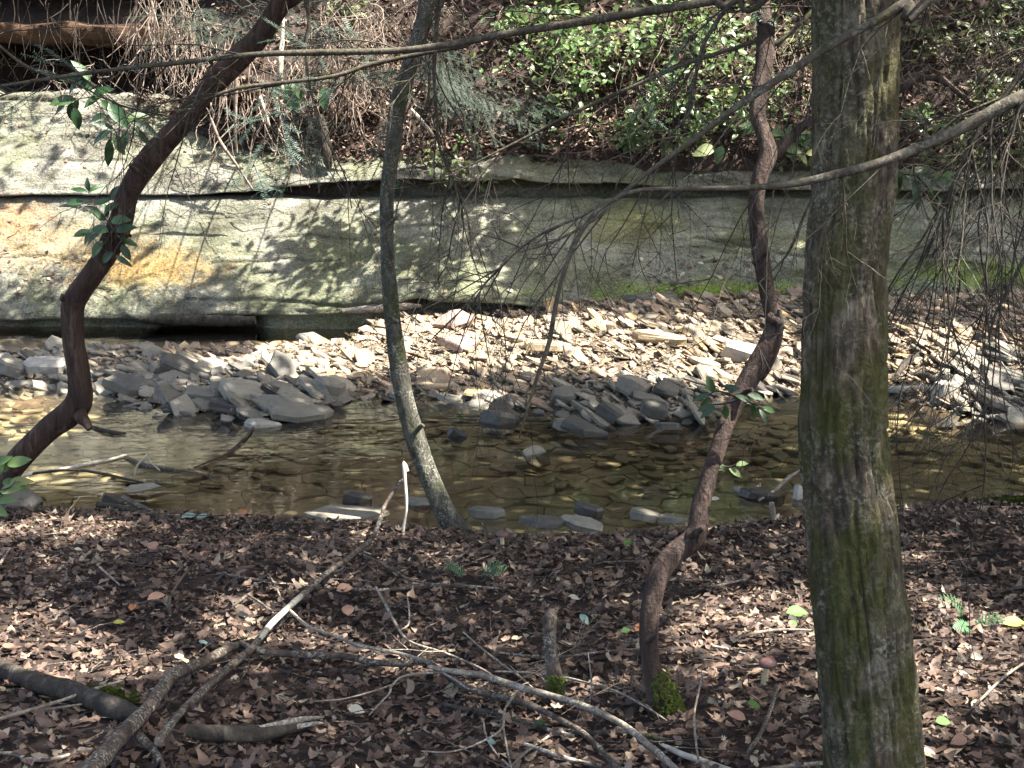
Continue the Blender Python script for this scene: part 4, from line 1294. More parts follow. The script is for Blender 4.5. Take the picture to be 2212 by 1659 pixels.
stick('twig', '', [(1112, 1500, 5), (1090, 1534, 5), (1086, 1570, 5), (1060, 1592, 5), (1010, 1615, 4), (960, 1625, 4), (910, 1622, 3)], 'dead', root=fb, lift=.07)
stick('twig', '', [(1087, 1568, 4), (1092, 1600, 4), (1100, 1640, 4), (1110, 1680, 4)], 'dead', root=fb, lift=.06)
stick('twig', '', [(1272, 1528, 4), (1278, 1480, 4), (1274, 1440, 3), (1270, 1410, 2)], 'dead', root=fb, Yd=G(1272, 1560)[1])
for k in range(16):
    a, c = random.choice([(1004, 1483), (1070, 1503), (1137, 1521), (1204, 1551), (870, 1434), (737, 1417), (970, 1451), (1097, 1476), (1204, 1506), (1270, 1528), (924, 1433)])
    q = G(a + random.uniform(-25, 25), c + random.uniform(-4, 10)) + np.array([0, 0, .07])
    tb = MB(); twig(tb, q, [random.gauss(.25, 1), random.gauss(-.3, .6), random.gauss(.15, .2)], random.uniform(.15, .5), random.uniform(.0015, .0028), 2, .12, .3)
    put(tb, 'twig', M['dead' if random.random() < .4 else 'deadbark'], fb)
stick('twig', '', [(944, 1446, 5), (985, 1470, 4), (1020, 1490, 4), (1060, 1470, 3)], 'dead', root=fb, lift=.08)

YA = G(550, 1393)[1]
g0 = G(353, 1586)
fl = thing('fallen_branch', 'pale-barked dead branch sloping from the leaf litter up to the leaning tree', 'branch', tuple(g0))
stick('limb', '', [(340, 1605, 20), (353, 1586, 20), (400, 1529, 20), (467, 1466, 20), (527, 1415, 18), (550, 1393, 18), (583, 1353, 17), (627, 1309, 17), (667, 1273, 16), (700, 1243, 14), (737, 1216, 14), (770, 1192, 13, 5.75), (805, 1160, 13, 6.05), (822, 1120, 13, 6.2), (832, 1090, 10, 6.4), (855, 1055, 9, 6.45), (880, 1020, 8, 6.5), (898, 990, 6, 6.5)], 'deadbark', root=fl, lift=.06, ws=.78)
tag(stick('sunlit_peeled_wood', '', [(560, 1382, 15), (583, 1352, 16), (627, 1308, 16), (650, 1288, 14)], 'pale', root=fl, lift=.065, ws=.8), 'sunlit stripped stretch, whitened in the colour')  # sunlit stretch of the peeled limb whitened by its colour
tag(stick('twig', '', [(880, 1018, 8, 6.45), (872, 1000, 8, 6.45), (876, 1050, 7, 6.42), (878, 1100, 6, 6.4), (871, 1150, 6, 6.38), (876, 1195, 4, 6.35)], 'pale', root=fl), 'pale hanging twig')
stick('twig', '', [(872, 1180, 6, 6.3), (862, 1212, 6, 6.2), (850, 1240, 6, 6.1), (842, 1258, 5, 6.05)], 'dead', root=fl)
stick('twig', '', [(627, 1312, 6), (590, 1320, 6), (560, 1300, 5), (535, 1285, 4)], 'deadbark', root=fl, lift=.03)
stick('twig', '', [(610, 1300, 4), (595, 1265, 4), (580, 1240, 3)], 'dead', root=fl, lift=.05)

g0 = G(67, 1469)
lg = thing('fallen_log', 'half-rotten mossy log entering from the left edge below the sun patch', 'log', tuple(g0))
stick('log_body', '', [(-90, 1430, 34), (0, 1445, 35), (67, 1469, 38), (167, 1499, 40), (250, 1529, 42), (300, 1545, 34), (318, 1552, 22)], 'log', root=lg, sides=16, rough=.16, lift=.03)
b = MB(); 
for c0, rx_, n_ in (((235, 1508), 46, 190), ((285, 1520), 22, 60)):
    for k in range(n_):
        q = G(c0[0] + random.gauss(0, .5) * rx_, c0[1] + random.gauss(0, 5)); q = q + np.array([0, -.035, .034 + random.uniform(-.004, .004)])
        w_ = random.uniform(.004, .009)
        b.add(np.array([q + [-w_, 0, 0], q + [w_, 0, 0], q + [0, w_, .002], q + [random.uniform(-.004, .004), -.004, random.uniform(.006, .016)]]), np.array([[0, 1, 3], [1, 2, 3], [2, 0, 3]]))
tag(put(b, 'moss', M['moss'], lg), kind='stuff')
g0 = G(520, 1586)
l2 = thing('fallen_log', 'short weathered log with a splintered right end lying on the leaves', 'log', tuple(g0))
stick('log_body', '', [(405, 1578, 30), (433, 1581, 34), (500, 1588, 35), (567, 1585, 33), (633, 1570, 28), (665, 1562, 24)], 'log', root=l2, sides=16, rough=.16, lift=.03)
tag(stick('splinter', '', [(560, 1572, 10), (620, 1560, 13), (665, 1552, 11), (700, 1549, 3)], 'dead', root=l2, lift=.055), 'pale bare wood')
stick('splinter', '', [(640, 1570, 12), (680, 1563, 9), (698, 1562, 3)], 'dead', root=l2, lift=.04)

# broken sapling stub
sb = G(1206, 1534)
st = thing('broken_stump', 'short grey broken sapling stub with a mossy base', 'stump', tuple(sb))
stick('trunk', '', [(1212, 1548, 40, sb[1]), (1206, 1530, 36, sb[1]), (1200, 1473, 33, sb[1]), (1189, 1406, 28, sb[1] + .01), (1187, 1360, 28, sb[1] + .02), (1190, 1322, 27, sb[1] + .03), (1192, 1314, 12, sb[1] + .03)], 'deadbark', root=st, sides=16, rough=.1)
b = MB()
for k in range(260):
    p = P(1202 + random.gauss(0, 9), random.uniform(1462, 1505), sb[1] - .022 - random.uniform(0, .004))
    w_ = random.uniform(.003, .006)
    b.add(np.array([p + [-w_, 0, 0], p + [w_, 0, 0], p + [0, 0, w_], p + [random.uniform(-.004, .004), -random.uniform(.004, .01), 0]]), np.array([[0, 1, 3], [1, 2, 3], [2, 0, 3]]))
tag(put(b, 'moss', M['moss'], st), kind='stuff')

STICKS = [
    ('slender pale stick lying across the log at the left edge', [(-20, 1559, 8), (67, 1533, 8), (133, 1513, 7), (200, 1489, 6), (267, 1469, 4)], 'dead', .05),
    ('short pale twig branching off below the stick across the log', [(80, 1536, 6), (120, 1530, 6), (178, 1521, 4)], 'dead', .03),
    ('grey curved stick at the bottom left corner', [(-10, 1625, 8), (33, 1629, 9), (60, 1640, 10), (110, 1640, 9), (150, 1630, 6)], 'dead', .01),
    ('pale stick poking in at the left edge of the litter', [(-10, 1235, 6), (5, 1210, 6), (22, 1185, 4)], 'dead', .02),
    ('thin pale stick in the middle of the left litter', [(215, 1225, 5), (238, 1245, 5), (258, 1263, 4)], 'dead', .03),
    ('thin forked stick standing in the left litter', [(368, 1328, 6), (366, 1300, 6), (375, 1275, 5), (395, 1245, 4), (412, 1225, 3)], 'deadbark', .05),
    ('brown stick lying left of the forked stick', [(265, 1305, 6), (300, 1304, 6), (335, 1296, 5), (355, 1302, 5), (366, 1315, 4)], 'deadbark', .03),
    ('long dark stick lying level in front of the leaning tree', [(735, 1270, 8), (800, 1275, 8), (860, 1272, 9), (920, 1264, 9), (980, 1265, 9), (1050, 1269, 7), (1085, 1272, 4)], 'deadbark', .02),
    ('dark straight stick from the left litter toward the pale branch', [(470, 1238, 5), (540, 1250, 6), (620, 1262, 6), (690, 1270, 5), (745, 1272, 4)], 'deadbark', .02),
    ('dark stick slanting down under the pale hanging twig', [(785, 1198, 5), (845, 1228, 6), (880, 1250, 6), (930, 1262, 4)], 'deadbark', .03),
    ('brown stick in front of the mossy stub', [(1080, 1410, 5), (1130, 1416, 6), (1187, 1420, 7), (1240, 1416, 6), (1300, 1408, 5), (1390, 1400, 3)], 'deadbark', .06),
    ('thin pale stick slanting behind the bright fallen branch', [(812, 1268, 5), (835, 1310, 6), (862, 1360, 6), (890, 1388, 5), (960, 1410, 5), (1035, 1442, 4), (1080, 1470, 3)], 'dead', .06),
    ('small forked twig beside the thin pale stick', [(866, 1360, 4), (882, 1350, 4), (884, 1320, 4), (880, 1290, 3)], 'dead', .06),
    ('long thin twig from the stub down to the right', [(1000, 1365, 3), (1040, 1400, 4), (1085, 1435, 4), (1120, 1460, 4), (1150, 1485, 3)], 'dead', .05),
    ('long straight pale twig running behind the mossy trunk foot', [(1070, 1450, 4), (1140, 1453, 5), (1210, 1461, 5), (1280, 1478, 5), (1340, 1497, 5), (1400, 1530, 4), (1440, 1556, 3)], 'dead', .05),
    ('dark lichened stick at the lower middle', [(955, 1520, 10), (1000, 1532, 12), (1060, 1540, 11), (1110, 1555, 9), (1180, 1575, 8)], 'log', .02),
    ('grey-green lichened stick near the bottom middle', [(1060, 1545, 8), (1120, 1560, 9), (1180, 1575, 9), (1240, 1590, 8)], 'dead', .015),
    ('dark grey stick at lower right of the bright branch', [(1235, 1584, 10), (1290, 1584, 14), (1350, 1582, 14), (1400, 1590, 12), (1470, 1605, 9), (1540, 1612, 6)], 'log', .015),
    ('white lichened stick at the bottom beside the stout trunk', [(1425, 1606, 5), (1445, 1616, 12), (1475, 1630, 13), (1520, 1645, 13), (1590, 1668, 12)], 'pale', .015),
    ('pale stick under the foot of the stout trunk', [(1640, 1664, 10), (1700, 1656, 12), (1770, 1650, 12), (1800, 1646, 8)], 'dead', .015),
    ('thin stick slanting at the bottom middle', [(1105, 1655, 6), (1130, 1630, 6), (1160, 1608, 5), (1185, 1590, 5)], 'dead', .02),
    ('pale curved twig at the bottom middle', [(1045, 1560, 4), (1050, 1590, 5), (1070, 1625, 5), (1100, 1655, 5)], 'dead', .02),
    ('mossy pale stick along the bottom edge', [(1130, 1606, 8), (1175, 1622, 10), (1230, 1640, 10), (1300, 1655, 9)], 'dead', .012),
    ('brown stick propped below the mushroom by the stout trunk', [(1612, 1630, 8), (1640, 1590, 9), (1660, 1545, 9), (1674, 1500, 8), (1676, 1480, 5)], 'deadbark', .04),
    ('upright thin twig left of the propped stick', [(1508, 1640, 5), (1502, 1590, 5), (1500, 1540, 5), (1510, 1490, 4), (1516, 1455, 3)], 'dead', .05),
    ('pale stick pointing at the green leaf beside the stout trunk', [(1595, 1378, 6), (1612, 1372, 7), (1650, 1364, 7), (1700, 1360, 6), (1765, 1362, 4)], 'dead', .03),
    ('grey stick below the pale one beside the stout trunk', [(1540, 1396, 6), (1570, 1402, 6), (1612, 1414, 4)], 'dead', .02),
    ('curved stick in the shade left of the stout trunk', [(1510, 1270, 5), (1545, 1266, 6), (1580, 1258, 6), (1610, 1252, 4)], 'dead', .02),
    ('grey forked stick at the right edge below the sun patch', [(2100, 1528, 5), (2130, 1500, 6), (2165, 1465, 6), (2212, 1432, 5)], 'dead', .03),
    ('dark stick at the right edge above the sun patch', [(2140, 1282, 7), (2180, 1274, 8), (2240, 1262, 8)], 'log', .02),
    ('pale twig in the litter near the small mushroom', [(945, 1236, 4), (980, 1212, 5), (1010, 1192, 5), (1040, 1185, 3)], 'deadbark', .02),
    ('thin dark stem rising beside the small mushroom', [(1040, 1130, 4), (1055, 1150, 4), (1075, 1180, 4), (1085, 1195, 3)], 'deadbark', .03),
    ('short stick hidden in the left litter under curled leaves', [(500, 1312, 6), (520, 1296, 7), (545, 1278, 4)], 'deadbark', .02),
]
for lab, e, mt, lf in STICKS:
    stick('stick', lab, e, mt, lift=lf)
# sticks in the water on the left and on the bar
YW = lambda px_, py_: W(px_, py_, 0.01)[1]
ws = lambda rows: [(a, c, w_, YW(a, c)) for a, c, w_ in rows]
stick('stick', 'pale lichened stick reaching out over the water from the dark left trunk', ws([(35, 1034, 10), (70, 1022, 10), (130, 1014, 9), (190, 1002, 8), (240, 992, 7), (272, 983, 6)]), 'pale', lift=0)
stick('stick', 'thin dark stick lying in the water below the pale lichened stick', ws([(60, 1024, 5), (150, 1015, 6), (220, 1023, 6), (270, 1034, 6), (310, 1043, 4)]), 'twig')
stick('stick', 'long thin dark twig arching through the shallows to the stone heap', ws([(420, 1010, 4), (455, 996, 5), (490, 980, 6), (520, 955, 6), (543, 930, 5), (548, 908, 4), (535, 885, 3), (515, 868, 2)]), 'twig')
stick('stick', 'drowned grey branch with white twigs in the left shallows', ws([(270, 985, 4), (300, 1000, 9), (330, 1008, 9), (380, 1015, 6), (440, 1025, 4), (470, 1040, 3)]), 'deadbark')
stick('stick', 'white bare twig standing over the drowned branch', [(290, 1028, 3, YW(290, 1028)), (297, 1005, 4, YW(290, 1028)), (318, 985, 4, YW(290, 1028))], 'pale')
stick('stick', 'white bare twig crossing the drowned branch', [(345, 1016, 4, YW(345, 1016)), (325, 998, 5, YW(345, 1016)), (315, 980, 4, YW(345, 1016))], 'pale')
stick('stick', 'dark waterlogged stick floating before the shaded heap', ws([(198, 920, 4), (225, 930, 9), (250, 935, 9), (272, 936, 4)]), 'log')
stick('stick', 'mossy brown stick leaning into the water at the near bank', [(212, 1090, 15, 7.0), (250, 1095, 15, 6.9), (300, 1107, 14, 6.75), (340, 1115, 10, 6.6)], 'log')
stick('stick', 'pale brown stick sloping onto the near bank beside the flat blue slab', [(265, 1074, 10, 7.1), (290, 1088, 12, 6.95), (330, 1106, 10, 6.75)], 'deadbark')
bs = lambda rows: [(a, c, w_, G(a, c, 9.0)[1] - .03) for a, c, w_ in rows]
stick('stick', 'bleached curved stick lying on the gravel above the shaded heap', bs([(405, 794, 6), (440, 793, 8), (480, 788, 9), (520, 775, 9), (550, 765, 9), (586, 747, 7)]), 'pale')
stick('stick', 'brown stick lying in line with the bleached stick', bs([(220, 792, 5), (290, 792, 6), (340, 788, 6)]), 'deadbark')
stick('driftwood', 'pale driftwood pole lying at the waterline right of the stout trunk', bs([(1905, 840, 16), (1950, 842, 18), (2000, 840, 16), (2040, 842, 13), (2090, 840, 6)]), 'pale', cat='driftwood')
stick('driftwood', 'dark curved root snag behind the pale driftwood pole', bs([(1960, 812, 10), (1985, 808, 14), (2010, 815, 14), (2025, 832, 10), (2030, 845, 6)]), 'log', cat='driftwood')
stick('driftwood', 'dark knotted snag in the gravel right of the stout trunk', bs([(1935, 815, 8), (1955, 785, 14), (1975, 775, 14), (1990, 760, 8)]), 'log', cat='driftwood')
stick('driftwood', 'weathered grey log wedged under the foot of the ledge', bs([(740, 672, 10), (790, 668, 18), (850, 664, 16), (910, 660, 8)]), 'dead', cat='log', rough=.2)
stick('driftwood', 'long dark log-like shape lying along the left foot of the ledge', bs([(300, 690, 10), (360, 690, 24), (440, 692, 26), (520, 693, 24), (552, 692, 18)]), 'log', cat='log', rough=.16)  # dark log-like shape laid into the recess at the ledge foot
stick('stick', 'dark branch stub propped on the ledge foot at the far right', bs([(2050, 640, 4), (2110, 634, 9), (2160, 628, 10), (2260, 626, 9)]), 'twig')
stick('stick', 'grey stick in the near shallows by the stout trunk', ws([(1640, 1080, 6), (1670, 1062, 8), (1700, 1035, 8), (1735, 1010, 4)]), 'dead')
stick('stick', 'broken stub end on the near bank before the stout trunk', [(1672, 1122, 12, 6.6), (1668, 1100, 14, 6.6), (1666, 1085, 10, 6.6)], 'dead')

# ============================================================ mushrooms, ferns, single coloured leaves
def mushroom(label, px_, py_top, py_base, capw, cw, lean=0.0):
    g = G(px_, py_base)
    t = thing('mushroom', label, 'mushroom', tuple(g))
    s = capw * to_px(g)[2] / FPX
    h = (py_base - py_top) * to_px(g)[2] / FPX
    b = MB()
    tube(b, spline(np.array([[0, 0, -.01], [lean * .3, 0, h * .4], [lean, 0, h * .86]]) + g, 10), np.linspace(s * .22, s * .14, 10), 10)
    put(b, 'stalk', M['stalk'], t)
    b = MB(); a = np.linspace(0, 2 * math.pi, 19)
    pr = [(0.02, .98), (.25, .96), (.42, .84), (.5, .66), (.47, .56), (.3, .58), (.1, .6)]
    V = np.array([[g[0] + lean + s * q * math.cos(t_), g[1] + s * q * math.sin(t_), g[2] + h - s * .42 + s * (z - .56) * 1.0] for q, z in pr for t_ in a])
    i = np.arange(len(pr) - 1)[:, None] * 19 + np.arange(18)[None]
    b.add(V, np.stack([i, i + 1, i + 20, i + 19], -1).reshape(-1, 4))
    put(b, 'cap', M['cap'], t)


mushroom('small brown-capped mushroom on the bank edge near the leaning tree', 1085, 1146, 1186, 25, 0)
mushroom('brown-capped mushroom with a yellow stalk left of the stout trunk', 1650, 1418, 1482, 40, 0, .01)


def fern(label, fronds, mat):
    g = G(fronds[0][0][0], fronds[0][0][1])
    t = thing('fern', label, 'fern', tuple(g))
    for fr_ in fronds:
        y0 = G(*fr_[0])[1]
        pts = np.array([P(a, c, y0 - .03 - 0.02 * i) for i, (a, c) in enumerate(fr_)])
        pp = spline(pts, 22); b = MB(); tube(b, pp, np.linspace(.0016, .0006, 22), 4, False)
        for i in range(2, 22, 2):
            T_ = pp[min(i + 1, 21)] - pp[i - 1]; T_ /= np.linalg.norm(T_)
            S_ = np.cross(T_, [0, -.6, .8]); S_ /= np.linalg.norm(S_)
            ln = .028 * math.sin(math.pi * (i / 22) ** .7) + .004
            for sg in (1, -1):
                q = pp[i]; w_ = T_ * .0028
                b.add(np.array([q - w_, q + S_ * sg * ln * .6 + T_ * ln * .1 - w_ * .7, q + S_ * sg * ln + T_ * ln * .3, q + S_ * sg * ln * .6 + T_ * ln * .25 + w_ * .7, q + w_]), np.array([[0, 1, 2, 3, 4]]))
        put(b, 'frond', M[mat], t)


M['fern'] = m_flat('fern_green', (.05, .12, .05), (.08, .18, .08), 30, .5, .3)
fern('small green fern frond arching right of the dark level stick', [[(1030, 1240), (1050, 1228), (1072, 1218), (1095, 1230)], [(1035, 1243), (1060, 1236), (1090, 1234)]], 'fern')
fern('small green fern frond left of the other by the small mushroom', [[(1004, 1246), (992, 1232), (975, 1224), (958, 1222)]], 'fern')
fern('sunlit pale green fern arching over the litter right of the stout trunk', [[(2078, 1338), (2074, 1312), (2055, 1296), (2020, 1288)]], 'fern')
fern('low green fern in the sun patch at the right', [[(2100, 1352), (2130, 1342), (2160, 1335), (2165, 1350)], [(2100, 1355), (2080, 1352), (2060, 1358)]], 'fern')

LM = {}


def ground_leaf(label, px_, py_, w, mat, yaw=0, wd=.6, tilt=.2, name='fallen_leaf', lobed=False):
    g = G(px_, py_)
    s = w * .85 * to_px(g)[2] / FPX
    key = (mat, wd)
    if key not in LM: LM[key] = leaf_mesh('fallen_leaf', M[mat], wd, .15)
    o = bpy.data.objects.new(name, LM[key]); COL.objects.link(o)
    Rm = Matrix.Rotation(random.uniform(-.25, .25), 3, 'Y') @ Matrix.Rotation(tilt + .35, 3, 'X') @ Matrix.Rotation(rad(yaw), 3, 'Z')
    o.matrix_world = Matrix.Translation(Vector(g) + Vector((0, 0, .028 + s * .12)) - (Rm @ Vector((s * .5, 0, 0)))) @ Rm.to_4x4() @ Matrix.Scale(s, 4)
    return tag(o, label, 'leaf')


for a in [
    ('pale grey-green leaf lying at the bank edge below the mossy strip', 408, 1130, 40, 'l_teal', 5, .5), ('second pale grey-green leaf touching the first at the bank edge', 436, 1130, 32, 'l_teal', 170, .5),
    ('bright green leaf lying beside the stout trunk', 1722, 1343, 60, 'l_green', 10, .6), ('small dark green leaf under the bright green leaf', 1712, 1366, 30, 'l_green', 60, .8),
    ('yellow-green leaf with a dark spot at the right edge', 2190, 1366, 66, 'l_yellow', 15, .5), ('light green leaf left of the foot of the stout trunk', 1628, 1545, 38, 'l_green', 330, .5),
    ('round green leaf in the shade at lower right', 2036, 1582, 40, 'l_green', 0, .7), ('orange leaf at the foot of the red trunk', 1382, 1374, 34, 'l_orange', 40, .7),
    ('round tan leaf in the upper left litter', 487, 1192, 24, 'l_tan', 120, .9), ('orange-brown leaf on the bank edge at left', 527, 1122, 30, 'l_orange', 40, .9),
    ('orange leaf in the middle of the left litter', 288, 1328, 28, 'l_orange', 80, .7), ('cream leaf in the upper left litter', 170, 1202, 20, 'l_pale', 0, .5),
    ('tan leaf below the dark stick in the left litter', 330, 1196, 36, 'l_tan', 150, .8), ('reddish flat leaf beside the forked stick', 338, 1308, 46, 'l_tan', 10, .6),
    ('yellowish leaf in the left litter', 258, 1362, 28, 'l_yellow', 20, .5), ('white bleached leaf lying right of the stub', 1240, 1308, 30, 'l_pale', 340, .5),
    ('round tan leaf right of the mossy stub', 1290, 1490, 30, 'l_tan', 20, .7), ('cream leaf on edge left of the mossy foot', 1232, 1454, 28, 'l_tan', 0, .5),
    ('large tan curled leaf at the left of the bright fallen branch', 752, 1336, 40, 'l_tan', 100, .8), ('brown curled leaf beside the thin pale stick', 745, 1290, 44, 'l_tan', 30, .7),
    ('green-grey leaf in the litter right of the stub', 1262, 1356, 34, 'l_teal', 310, .6), ('small green leaf at the foot of the red trunk', 1352, 1380, 26, 'l_green', 20, .7),
    ('pale green leaf near the bottom middle', 1062, 1625, 26, 'l_teal', 340, .6), ('dark green leaf under the bottom middle twigs', 1165, 1585, 40, 'rhodo', 20, .5),
    ('pale leaf lit at the bank left of the stout trunk', 1545, 1090, 24, 'l_pale', 20, .6), ('cream leaf at the lower left of the bright branch', 770, 1556, 44, 'l_pale', 340, .6),
    ('white leaf scrap in the sun patch at the right', 2110, 1440, 36, 'l_pale', 20, .7), ('pale leaf at the bottom right below the green round leaf', 2070, 1625, 46, 'l_tan', 200, .7),
    ('broad tan leaf beside the propped stick', 1590, 1570, 50, 'l_tan', 160, .6), ('greenish leaf near the small stones of the bank', 1355, 1188, 30, 'l_green', 60, .6),
    ('pale green leaf in the litter left of the thick branch', 442, 1408, 30, 'l_teal', 350, .4),
]:
    ground_leaf(*a)

# leaves lying on the ledge
from mathutils.bvhtree import BVHTree
ROCK = BVHTree.FromPolygons([Vector(v) for v in RV], [list(map(int, f)) for f in RF])


def on_rock(px_, py_):
    h = ROCK.ray_cast(Vector((0, 0, CAM_Z)), Vector(ray(px_, py_)).normalized())
    return h[0], h[1]


for k, (a, c, lab) in enumerate([(1108, 632, 'oval pale leaf stuck to the ledge above the dark undercut'), (1520, 572, 'pale leaf on the ledge left of the curved red trunk, just below a crack'), (1385, 565, 'pale leaf on the bare middle of the shaded ledge'),
                              (1560, 605, 'pale leaf close above the moss band, left of the red trunk'), (1480, 590, 'small pale leaf among brown ones low on the shaded ledge'), (1240, 500, 'small pale leaf high on the shaded ledge under the bare twigs'), (1820 + 120, 470, 'small pale leaf on the ledge right of the stout trunk'),
                              (80, 522, 'yellow leaf sliver on the rusty left end of the ledge')]):
    g, nrm = on_rock(a, c)
    if g is None: continue
    o = bpy.data.objects.new('fallen_leaf', leaf_mesh('fallen_leaf', M['l_yellow' if k == 7 else 'l_pale'], .6, .1)); COL.objects.link(o)
    if nrm.y > 0: nrm = -nrm
    o.matrix_world = Matrix.Translation(g + nrm * .012) @ nrm.to_track_quat('Z', 'Y').to_matrix().to_4x4() @ Matrix.Rotation(random.uniform(0, 6), 4, 'Z') @ Matrix.Scale(.07, 4)
    tag(o, lab, 'leaf')
b = MB()
for k in range(420):
    a, c = random.choice([(random.gauss(1520, 130), random.gauss(590, 28)), (random.gauss(1520, 130), random.gauss(600, 25)), (random.gauss(90, 70), random.gauss(600, 40)), (random.uniform(0, 2212), random.uniform(440, 640)), (random.gauss(150, 120), random.gauss(280, 40)), (random.uniform(250, 1700), random.gauss(345, 25))])
    g, nrm = on_rock(a, c)
    if g is None: continue
    if nrm.y > 0: nrm = -nrm
    tv_, tf_ = (np.array([[0, 0, 0], [.5, .3, .12], [1, 0, 0], [.5, -.3, .1]]), np.array([[0, 1, 2, 3]]))
    Rq = np.array((nrm.to_track_quat('Z', 'Y').to_matrix() @ Matrix.Rotation(random.uniform(0, 6.3), 3, 'Z')))
    s_ = random.uniform(.02, .075)
    b.add((tv_ * s_) @ Rq.T + np.array(g + nrm * .006), tf_)
tag(put(b, 'ledge_debris', M['hill_litter']), 'scattered leaf scraps stuck to the sloping ledge', kind='stuff')
b = MB()
for k in range(70):
    a, c = random.choice([(random.gauss(1560, 130), random.gauss(590, 30)), (random.gauss(110, 90), random.gauss(590, 50)), (random.uniform(0, 1700), random.uniform(330, 640))])
    g, nrm = on_rock(a, c); 
    if g is None: continue
    if nrm.y > 0: nrm = -nrm
    dd = Vector((random.gauss(0, 1), random.gauss(0, .5), random.gauss(0, .5))); dd = (dd - nrm * dd.dot(nrm)).normalized() * random.uniform(.05, .3)
    q0 = np.array(g + nrm * .006)
    tube(b, np.array([q0, q0 + np.array(dd) * .35 + rng.normal(0, .008, 3), q0 + np.array(dd) * .7 + rng.normal(0, .012, 3), q0 + np.array(dd) + np.array(nrm) * .02]), np.linspace(.004, .0015, 4), 4, False)
tag(put(b, 'ledge_twigs', M['twig']), 'thin twigs stuck to the sloping ledge', kind='stuff')

# ============================================================ leaf litter
def litter_templates():
    out = []
    for kind in (0, 1, 1, 2, 2):
        for var in range(5):
            r_ = random.Random(kind * 10 + var + len(out) * 37)
            if kind == 0:      # lobed
                an = np.array([0, 18, 38, 60, 80, 105, 140, 180, 220, 255, 280, 300, 322, 342]); ra = np.array([1, .62, .85, .5, .8, .5, .55, .3, .55, .5, .8, .5, .85, .62])
            elif kind == 1:    # oval
                an = np.arange(0, 360, 36.); ra = np.array([1, .62, .48, .48, .6, .85, .6, .48, .48, .62])
            else:              # wavy oblong
                an = np.arange(0, 360, 30.); ra = np.array([1, .7, .42, .45, .36, .5, .8, .5, .36, .45, .42, .7])
            ra = ra * np.array([r_.uniform(.62, 1.2) for _ in ra])
            p = np.c_[np.cos(np.radians(an)), np.sin(np.radians(an))] * ra[:, None] * .5
            c1, c2, c3 = r_.uniform(-.9, 1.3), r_.uniform(-1.2, 1.7), r_.uniform(-.7, .7)
            zf = lambda q: c1 * q[:, 0] ** 2 + c2 * q[:, 1] ** 2 + c3 * q[:, 0] * q[:, 1]
            pts = np.vstack([[[0, 0]], p])
            z = zf(pts) + np.array([0] + [r_.uniform(-.06, .06) for _ in p])
            n_ = len(p); k = np.arange(n_)
            out.append((np.c_[pts, z], np.stack([np.zeros(n_, int), k + 1, (k + 1) % n_ + 1], -1)))
    return out


LT = litter_templates()


def scatter_litter(name, label, mat, x, y, z, s, tilt):
    b = MB(); idx = rng.integers(0, len(LT), len(x))
    for t in range(len(LT)):
        ii = np.nonzero(idx == t)[0]
        if len(ii) == 0: continue
        b.scatter(LT[t][0], LT[t][1], rotm(len(ii), tilt) * s[ii][:, None, None], np.stack([x[ii], y[ii], z[ii]], -1))
    return tag(put(b, name, M[mat]), label, kind='stuff')


scatter_litter('gravel_leaves', 'brown leaves trapped among the shale of the bar', 'hill_litter', GL_X, GL_Y, barZ(GL_X, GL_Y) + .05, np.exp(rng.normal(-2.9, .3, len(GL_X))), .5)
n = 80000
x = rng.uniform(-4.6, 4.6, n); y = rng.uniform(1.6, 7.4, n)
ok = (y < lipY(x) + 0.12 + .1 * vn(x * 4, y * 4)) & (np.abs(x) < .40 * y + .5) & (y > 2.2); x, y = x[ok], y[ok]
s = np.clip(np.exp(rng.normal(-3.25, .42, len(x))), .012, .075)
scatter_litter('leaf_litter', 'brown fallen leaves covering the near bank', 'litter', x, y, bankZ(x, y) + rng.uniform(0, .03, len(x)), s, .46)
b = MB()
for k in range(900):
    x0 = random.uniform(-3.4, 3.4); y0 = random.uniform(2.4, 6.9)
    if y0 > lipY(x0) - .02: continue
    L_ = random.expovariate(1 / .09) + .03; a = random.uniform(0, 6.28); n_ = 5
    t = np.linspace(0, L_, n_)
    xx = x0 + t * math.cos(a) + rng.normal(0, .006, n_); yy = y0 + t * math.sin(a) + rng.normal(0, .006, n_)
    zz = bankZ(xx, yy) + .022 + rng.uniform(0, .02) + t * random.uniform(-.05, .3)
    tube(b, np.c_[xx, yy, zz], np.linspace(1, .5, n_) * random.uniform(.0012, .0035), 4, False)
tag(put(b, 'twig_litter', M['deadbark']), 'small twigs scattered among the leaves of the near bank', kind='stuff')
# mossy strip at the water's edge
b = MB()
for k in range(1500):
    px_ = random.choice([random.gauss(490, 55), random.gauss(480, 60), random.gauss(2180, 40)])
    p = W(px_, (1105 if px_ < 1000 else 1118) + random.gauss(0, 3.5), 0.10)
    p[2] = bankZ(p[0], p[1]) + .015
    w_ = random.uniform(.008, .016)
    b.add(np.array([p + [-w_, 0, 0], p + [w_, 0, 0], p + [0, w_, 0], p + [random.uniform(-.01, .01), -.006, random.uniform(.012, .03)]]), np.array([[0, 1, 3], [1, 2, 3], [2, 0, 3]]))
tag(put(b, 'bank_moss', M['moss']), 'green moss strip along the near water edge', kind='stuff')

